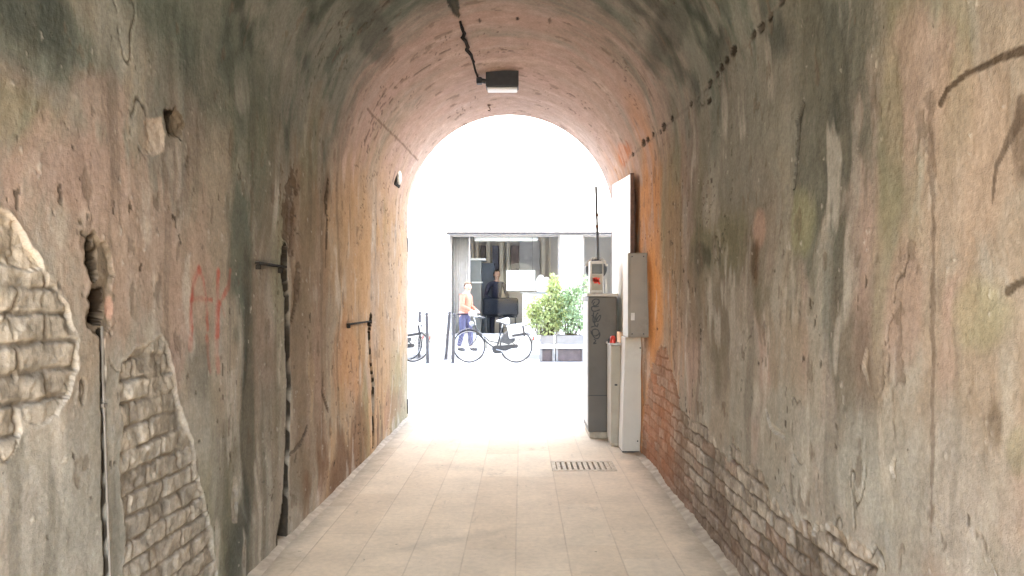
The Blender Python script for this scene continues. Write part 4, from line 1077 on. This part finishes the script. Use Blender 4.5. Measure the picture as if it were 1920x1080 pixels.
# bicycle in its own axes: x to the rear, origin at ground below the bottom bracket
def make_bike(lab, loc, group):
    t = thing('bicycle', lab, 'bicycle', loc, group)
    O = Vector(loc)
    def W(x, z, y=0): return O + Vector((x, y, z))
    r = .355; fx, rx = -.60, .40
    def wheel(cx):
        n = 48
        b = MB(); b.tube([W(cx + math.cos(2 * PI * k / n) * (r - .018), r + math.sin(2 * PI * k / n) * (r - .015)) for k in range(n)], .0145, 8, closed=True)
        ty = b.build('wheel', M['tyre'], t)
        b = MB(); b.tube([W(cx + math.cos(2 * PI * k / n) * (r - .042), r + math.sin(2 * PI * k / n) * (r - .042)) for k in range(n)], .008, 6, closed=True); b.build('rim', M['chrome'], ty)
        b = MB()
        for k in range(28):
            a = 2 * PI * k / 28; b.tube([W(cx + math.cos(a + .35 * (-1) ** k) * .02, r + math.sin(a + .35 * (-1) ** k) * .02, .022 * (-1) ** (k // 2)), W(cx + math.cos(a) * (r - .045), r + math.sin(a) * (r - .045))], .0013, 4, caps=False)
        b.build('spokes', M['chrome'], ty)
        b = MB(); b.cyl(W(cx, r, -.045), W(cx, r, .045), .018, 12); b.build('hub', M['chrome'], ty)
    wheel(fx); wheel(rx)
    bb = W(-.02, .285); hd0 = W(-.43, .60); hd1 = W(-.465, .80); st = W(.10, .74); rxl = W(rx, r)
    b = MB(); b.tube([W(-.44, .63), W(-.36, .56), W(-.2, .415), bb], .017, 12); b.tube([W(-.455, .74), W(-.33, .60), W(-.17, .46), W(.03, .42)], .012, 10)
    b.tube([bb, st], .0165, 12); b.tube([hd0, hd1], .021, 12)
    for sy in (-.05, .05):
        b.tube([bb + Vector((0, sy * .6, 0)), rxl + Vector((0, sy, 0))], .010, 8); b.tube([W(.085, .66, sy * .35), rxl + Vector((0, sy, 0))], .008, 8)
    b.build('frame', M['bike_paint'], t)
    b = MB(); b.tube([hd0, W(-.445, .585)], .018, 10)
    for sy in (-.045, .045): b.tube([W(-.425, .60, sy * .6), W(-.47, .48, sy), W(-.55, .385, sy), W(fx, r, sy)], .011, 8)
    b.build('fork', M['bike_paint'], t)
    b = MB(); b.tube([hd1, W(-.475, .89), W(-.50, .95)], .013, 10)
    b.tube([W(-.30, .955, -.29), W(-.38, .985, -.24), W(-.48, .975, -.14), W(-.50, .95, 0), W(-.48, .975, .14), W(-.38, .985, .24), W(-.30, .955, .29)], .011, 10); h_ = b.build('handlebar', M['chrome'], t)
    [MB().tube([W(-.39, .983, sy * .236), W(-.30, .955, sy * .29), W(-.28, .948, sy * .30)], [.0145, .0155, .013], 10).build('grip', M['black_metal'], h_) for sy in (-1, 1)]
    b = MB(); b.ball(W(-.545, .83), .055, (1.0, .9, 1)); b.build('headlamp', M['chrome'], t)
    b = MB(); b.box(O.x - .60, O.x - .44, O.y - .12, O.y + .12, O.z + .99, O.z + 1.10, .03); b.build('front_bag', M['pannier_white'], t)
    b = MB(); b.tube([st, W(.125, .86)], .012, 10)
    b.build('seat_post', M['chrome'], t)
    b = MB(); b.tube([W(-.02, .885), W(.06, .892), W(.15, .885), W(.22, .888), W(.26, .892)], [.018, .032, .062, .085, .055], 14); sd = b.build('saddle', M['saddle_grey'], t)
    b = MB(); b.tube([W(.0, .86), W(.1, .845), W(.16, .835), W(.19, .84)], [.008, .02, .03, .02], 10); b.build('spring', M['black_metal'], sd)
    # mudguards
    for cx, a0, a1 in ((fx, -.15, 2.25), (rx, .15, 3.05)):
        b = MB(); n = 24; vs = []; fs = []
        for k in range(n + 1):
            a = a0 + (a1 - a0) * k / n; rr = r + .022
            for sy, dr in ((-.03, -.014), (-.016, 0), (.016, 0), (.03, -.014)): vs.append(W(cx + math.cos(a) * (rr + dr), r + math.sin(a) * (rr + dr), sy))
        for k in range(n):
            for j in range(3): fs.append((4 * k + j, 4 * k + j + 1, 4 * k + 5 + j, 4 * k + 4 + j))
        b.add(vs, fs, True); b.build('mudguard', M['bike_paint'], t)
    # chain case, chain wheel, cranks
    ol = [(-.11, .285), (-.10, .345), (-.04, .375), (.06, .368), (.30, .392), (.42, .395), (.45, .36), (.42, .318), (.30, .305), (.06, .205), (-.04, .195), (-.09, .225)]
    b = MB(); b.prism([(O.x + a, O.z + c) for a, c in ol], O.y - .062, O.y - .04); b.build('chain_case', M['black_metal'], t)
    b = MB(); b.tube([W(-.02, .285, .06), W(-.02, .285, -.075), W(.14, .25, -.078)], .010, 8); b.box(O.x + .09, O.x + .18, O.y - .17, O.y - .085, O.z + .235, O.z + .262, .006)
    b.build('crank', M['chrome'], t); b = MB()
    b.tube([W(-.02, .285, .061), W(-.18, .32, .062)], .010, 8); b.box(O.x - .22, O.x - .13, O.y + .07, O.y + .155, O.z + .308, O.z + .335, .006); b.build('crank', M['chrome'], t)
    # skirt guard over the upper front of the rear wheel
    ol = [(rx + math.cos(a) * (r + .005), r + math.sin(a) * (r + .005)) for a in [PI * (.50 + .42 * k / 10) for k in range(11)]] + [(rx - .16, r + .03), (rx - .03, r + .1)]
    b = MB(); b.prism([(O.x + a, O.z + c) for a, c in ol], O.y - .048, O.y - .044); b.build('skirt_guard', M['coat_guard'], t)
    # rack and pannier
    b = MB(); [b.tube([W(.14, .755, sy), W(.40, .775, sy), W(.66, .80, sy)], .006, 8) for sy in (-.06, .06)]; [b.tube([W(.60, .79, sy), W(rx + .01, r, sy * 1.05)], .005, 6) for sy in (-.06, .06)]
    b.tube([W(.66, .80, -.06), W(.66, .80, .06)], .006, 8); b.build('rack', M['bike_paint'], t)
    mt = Matrix.Translation(W(.40, .68)) @ Matrix.Rotation(math.radians(-9), 4, 'Y')
    b = MB(); b.box(-.17, .19, -.17, -.075, -.14, .10, .025, mt); b.box(-.19, .27, -.175, .175, .105, .14, .015, mt); b.box(-.17, .19, .075, .17, -.14, .10, .025, mt); pn = b.build('pannier', M['pannier_white'], t)
    b = MB(); b.box(-.10, .20, -.178, -.170, -.115, -.06, .003, mt); b.box(.14, .18, -.180, -.17, -.14, .09, .003, mt); b.build('strap', M['black_metal'], pn)
    b = MB(); b.box(O.x + .775 - .02, O.x + .775 + .01, O.y - .03, O.y + .03, O.z + .48, O.z + .56, .008); b.build('rear_lamp', M['red_plastic'], t)
    b = MB(); b.tube([W(.10, .29, .05), W(.17, .02, .16)], .008, 8); b.tube([W(.17, .02, .16), W(.20, .006, .16)], .008, 8); b.build('kickstand', M['chrome'], t)
    return t
yb_ = 15.75
GB = 'bicycles parked across the street'
bk = make_bike('black step-through bicycle with pale saddle and white pannier beside the person', ((932.5 - CX) * yb_ / F, yb_, -.006), GB)
b2 = dup(bk); b2['label'] = 'bicycle whose rear wheel stands between the two leftmost posts'; b2.location = ((774 - CX) * 15.95 / F - .40, 15.95, -.006)
b3 = dup(bk); b3['label'] = 'bicycle mostly hidden by the left jamb, behind the other half-hidden bicycle'; b3.location = ((762 - CX) * 16.35 / F - .40, 16.35, -.006)

# planters
def planter(px0, px1, lab):
    yy = 16.0; k = F / yy; x0, x1 = (px0 - CX) / k, (px1 - CX) / k; zz = lambda py: EYE - (py - CY) / k
    t = thing('planter', lab, 'planter', ((x0 + x1) / 2, yy + .22, -.006), 'planters with shrubs')
    MB().box(x0 + .02, x1 - .02, yy, yy + .42, zz(645) + .001, zz(629), .012).build('trough', M['planter_grey'], t)
    MB().box(x0 + .05, x1 - .05, yy + .03, yy + .39, zz(629) - .03, zz(629) + .002).build('soil', M['soil'], t)
    MB().box(x0, x1, yy - .05, yy + .46, zz(654), zz(645), .01).build('ledge', M['bench_white'], t)
    for a in (x0 + .005, x1 - .055): MB().box(a, a + .05, yy - .03, yy + .44, -.006, zz(654) - .001, .006).build('leg', M['planter_grey'], t)
    MB().box(x0 + .056, x1 - .056, yy + .02, yy + .42, .0, zz(655.5), .006).build('panel', M['bench_dark'], t)
    return (x0 + x1) / 2, yy + .21, zz(629)
pa = planter(1012, 1040, 'small grey planter on a white ledge beside the bicycle')
pb = planter(1041.5, 1096, 'long grey planter on a white ledge nearest the barrier cabinet')
MB()
def bush(name, lab, base, lobes, nleaf, m, ll, stems, grp='shrubs in the planters'):
    t = thing(name, lab, 'shrub', base, grp)
    b = MB(); B = Vector(base)
    tips = []
    for (x, y_, z, rr) in lobes:
        for _ in range(stems):
            tip = B + Vector((x + random.gauss(0, rr * .45), y_ + random.gauss(0, rr * .4), z + random.gauss(0, rr * .45)))
            st = B + Vector((random.uniform(-.12, .12) + x * .3, random.uniform(-.1, .1), 0))
            mid = (st + tip) / 2 + Vector((random.uniform(-.06, .06), random.uniform(-.06, .06), .05))
            b.tube([st, mid, tip], [.007, .005, .002], 5, caps=False); tips.append((st, mid, tip))
    b.build('stem', M['twig'], t)
    b = MB(); tot = sum(l[3] ** 2 for l in lobes)
    for (x, y_, z, rr) in lobes:
        for _ in range(int(nleaf * rr * rr / tot)):
            d = Vector((random.gauss(0, 1), random.gauss(0, 1), random.gauss(0, 1))).normalized() * rr * (random.random() ** .42)
            # clumping
            c = B + Vector((x, y_, z)) + d
            g = math.sin(c.x * 21 + c.z * 9) * math.sin(c.y * 17 - c.z * 23) 
            if g < -.35 and random.random() < .75: continue
            if c.z < B.z + .01: continue
            L = ll * random.uniform(.7, 1.3); w = L * .26
            ax = (d.normalized() * .6 + Vector((random.gauss(0, .6), random.gauss(0, .6), random.gauss(-.1, .6)))).normalized()
            sd = ax.cross(Vector((random.gauss(0, 1), random.gauss(0, 1), random.gauss(0, 1)))).normalized(); nn = ax.cross(sd)
            p = [c, c + ax * L * .35 + sd * w + nn * .004, c + ax * L * .75 + sd * w * .7, c + ax * L - nn * L * .12, c + ax * L * .75 - sd * w * .7, c + ax * L * .35 - sd * w + nn * .004]
            b.add(p, [(0, 1, 2, 3), (0, 3, 4, 5)])
    b.build('foliage', m, t)
bush('leafy_shrub', 'yellow green feathery shrub in the planter beside the bicycle', (pa[0], pa[1], pa[2]),
     [(.0, -.05, .28, .30), (.02, 0, .55, .30), (.12, 0, .80, .24), (.16, 0, 1.05, .16), (-.27, -.05, .66, .20), (-.30, -.05, .36, .2), (-.36, -.08, .52, .13), (.18, 0, .35, .22), (.30, -.03, .45, .22), (.28, -.02, .72, .18), (.15, 0, 1.24, .09), (.10, 0, 1.1, .1)], 3200, M['leaf_yellow'], .075, 5)
bush('leafy_shrub', 'blue green dense shrub in the planter by the barrier cabinet', (pb[0], pb[1], pb[2]),
     [(.0, -.05, .30, .28), (-.02, 0, .60, .30), (-.16, 0, .74, .22), (-.26, -.02, .5, .2), (.14, 0, .84, .20), (.30, .02, .35, .24), (.26, 0, 1.0, .16), (.32, 0, 1.22, .12), (.05, 0, .9, .18)], 2600, M['leaf_green'], .07, 5)

# ================================================================== CAMERA, LIGHT
cam = bpy.data.cameras.new('camera'); co = bpy.data.objects.new('camera', cam); COL.objects.link(co)
co.location = (0, 0, EYE); co.rotation_euler = (PI / 2, 0, 0)
cam.sensor_width = 36; cam.lens = 36 * F / 1920
cam.shift_x = -(CX - 960) / 1920; cam.shift_y = (CY - 540) / 1920
cam.clip_start = .05; cam.clip_end = 2000
C.camera = co
SUN_DIR = Vector((.30, -.62, .70)).normalized()      # towards the sun
el = math.asin(SUN_DIR.z); az = math.atan2(SUN_DIR.x, SUN_DIR.y)
w = bpy.data.worlds.new('World'); C.world = w; w.use_nodes = True
N, L = w.node_tree.nodes, w.node_tree.links
sky = N.new('ShaderNodeTexSky'); sky.sky_type = 'NISHITA'; sky.sun_disc = False; sky.sun_elevation = el; sky.sun_rotation = az
bg = N['Background']; L.new(sky.outputs[0], bg.inputs['Color']); bg.inputs['Strength'].default_value = .12
sl = bpy.data.lights.new('sun', 'SUN'); sl.energy = 3.0; sl.angle = math.radians(.5); sl.color = (1, .94, .86)
so = bpy.data.objects.new('sun', sl); COL.objects.link(so); so.rotation_euler = SUN_DIR.to_track_quat('Z', 'Y').to_euler(); so.location = (5, -3, 14)
C.view_settings.view_transform = 'Standard'; C.view_settings.look = 'None'; C.view_settings.gamma = 1; C.view_settings.use_curve_mapping = False
C.view_settings.exposure = 4.55
C.render.engine = 'CYCLES'
C.cycles.max_bounces = 10; C.cycles.diffuse_bounces = 8; C.cycles.glossy_bounces = 3; C.cycles.transparent_max_bounces = 8
C.cycles.caustics_reflective = False; C.cycles.caustics_refractive = False; C.cycles.sample_clamp_indirect = 6.0
C.cycles.use_denoising = True
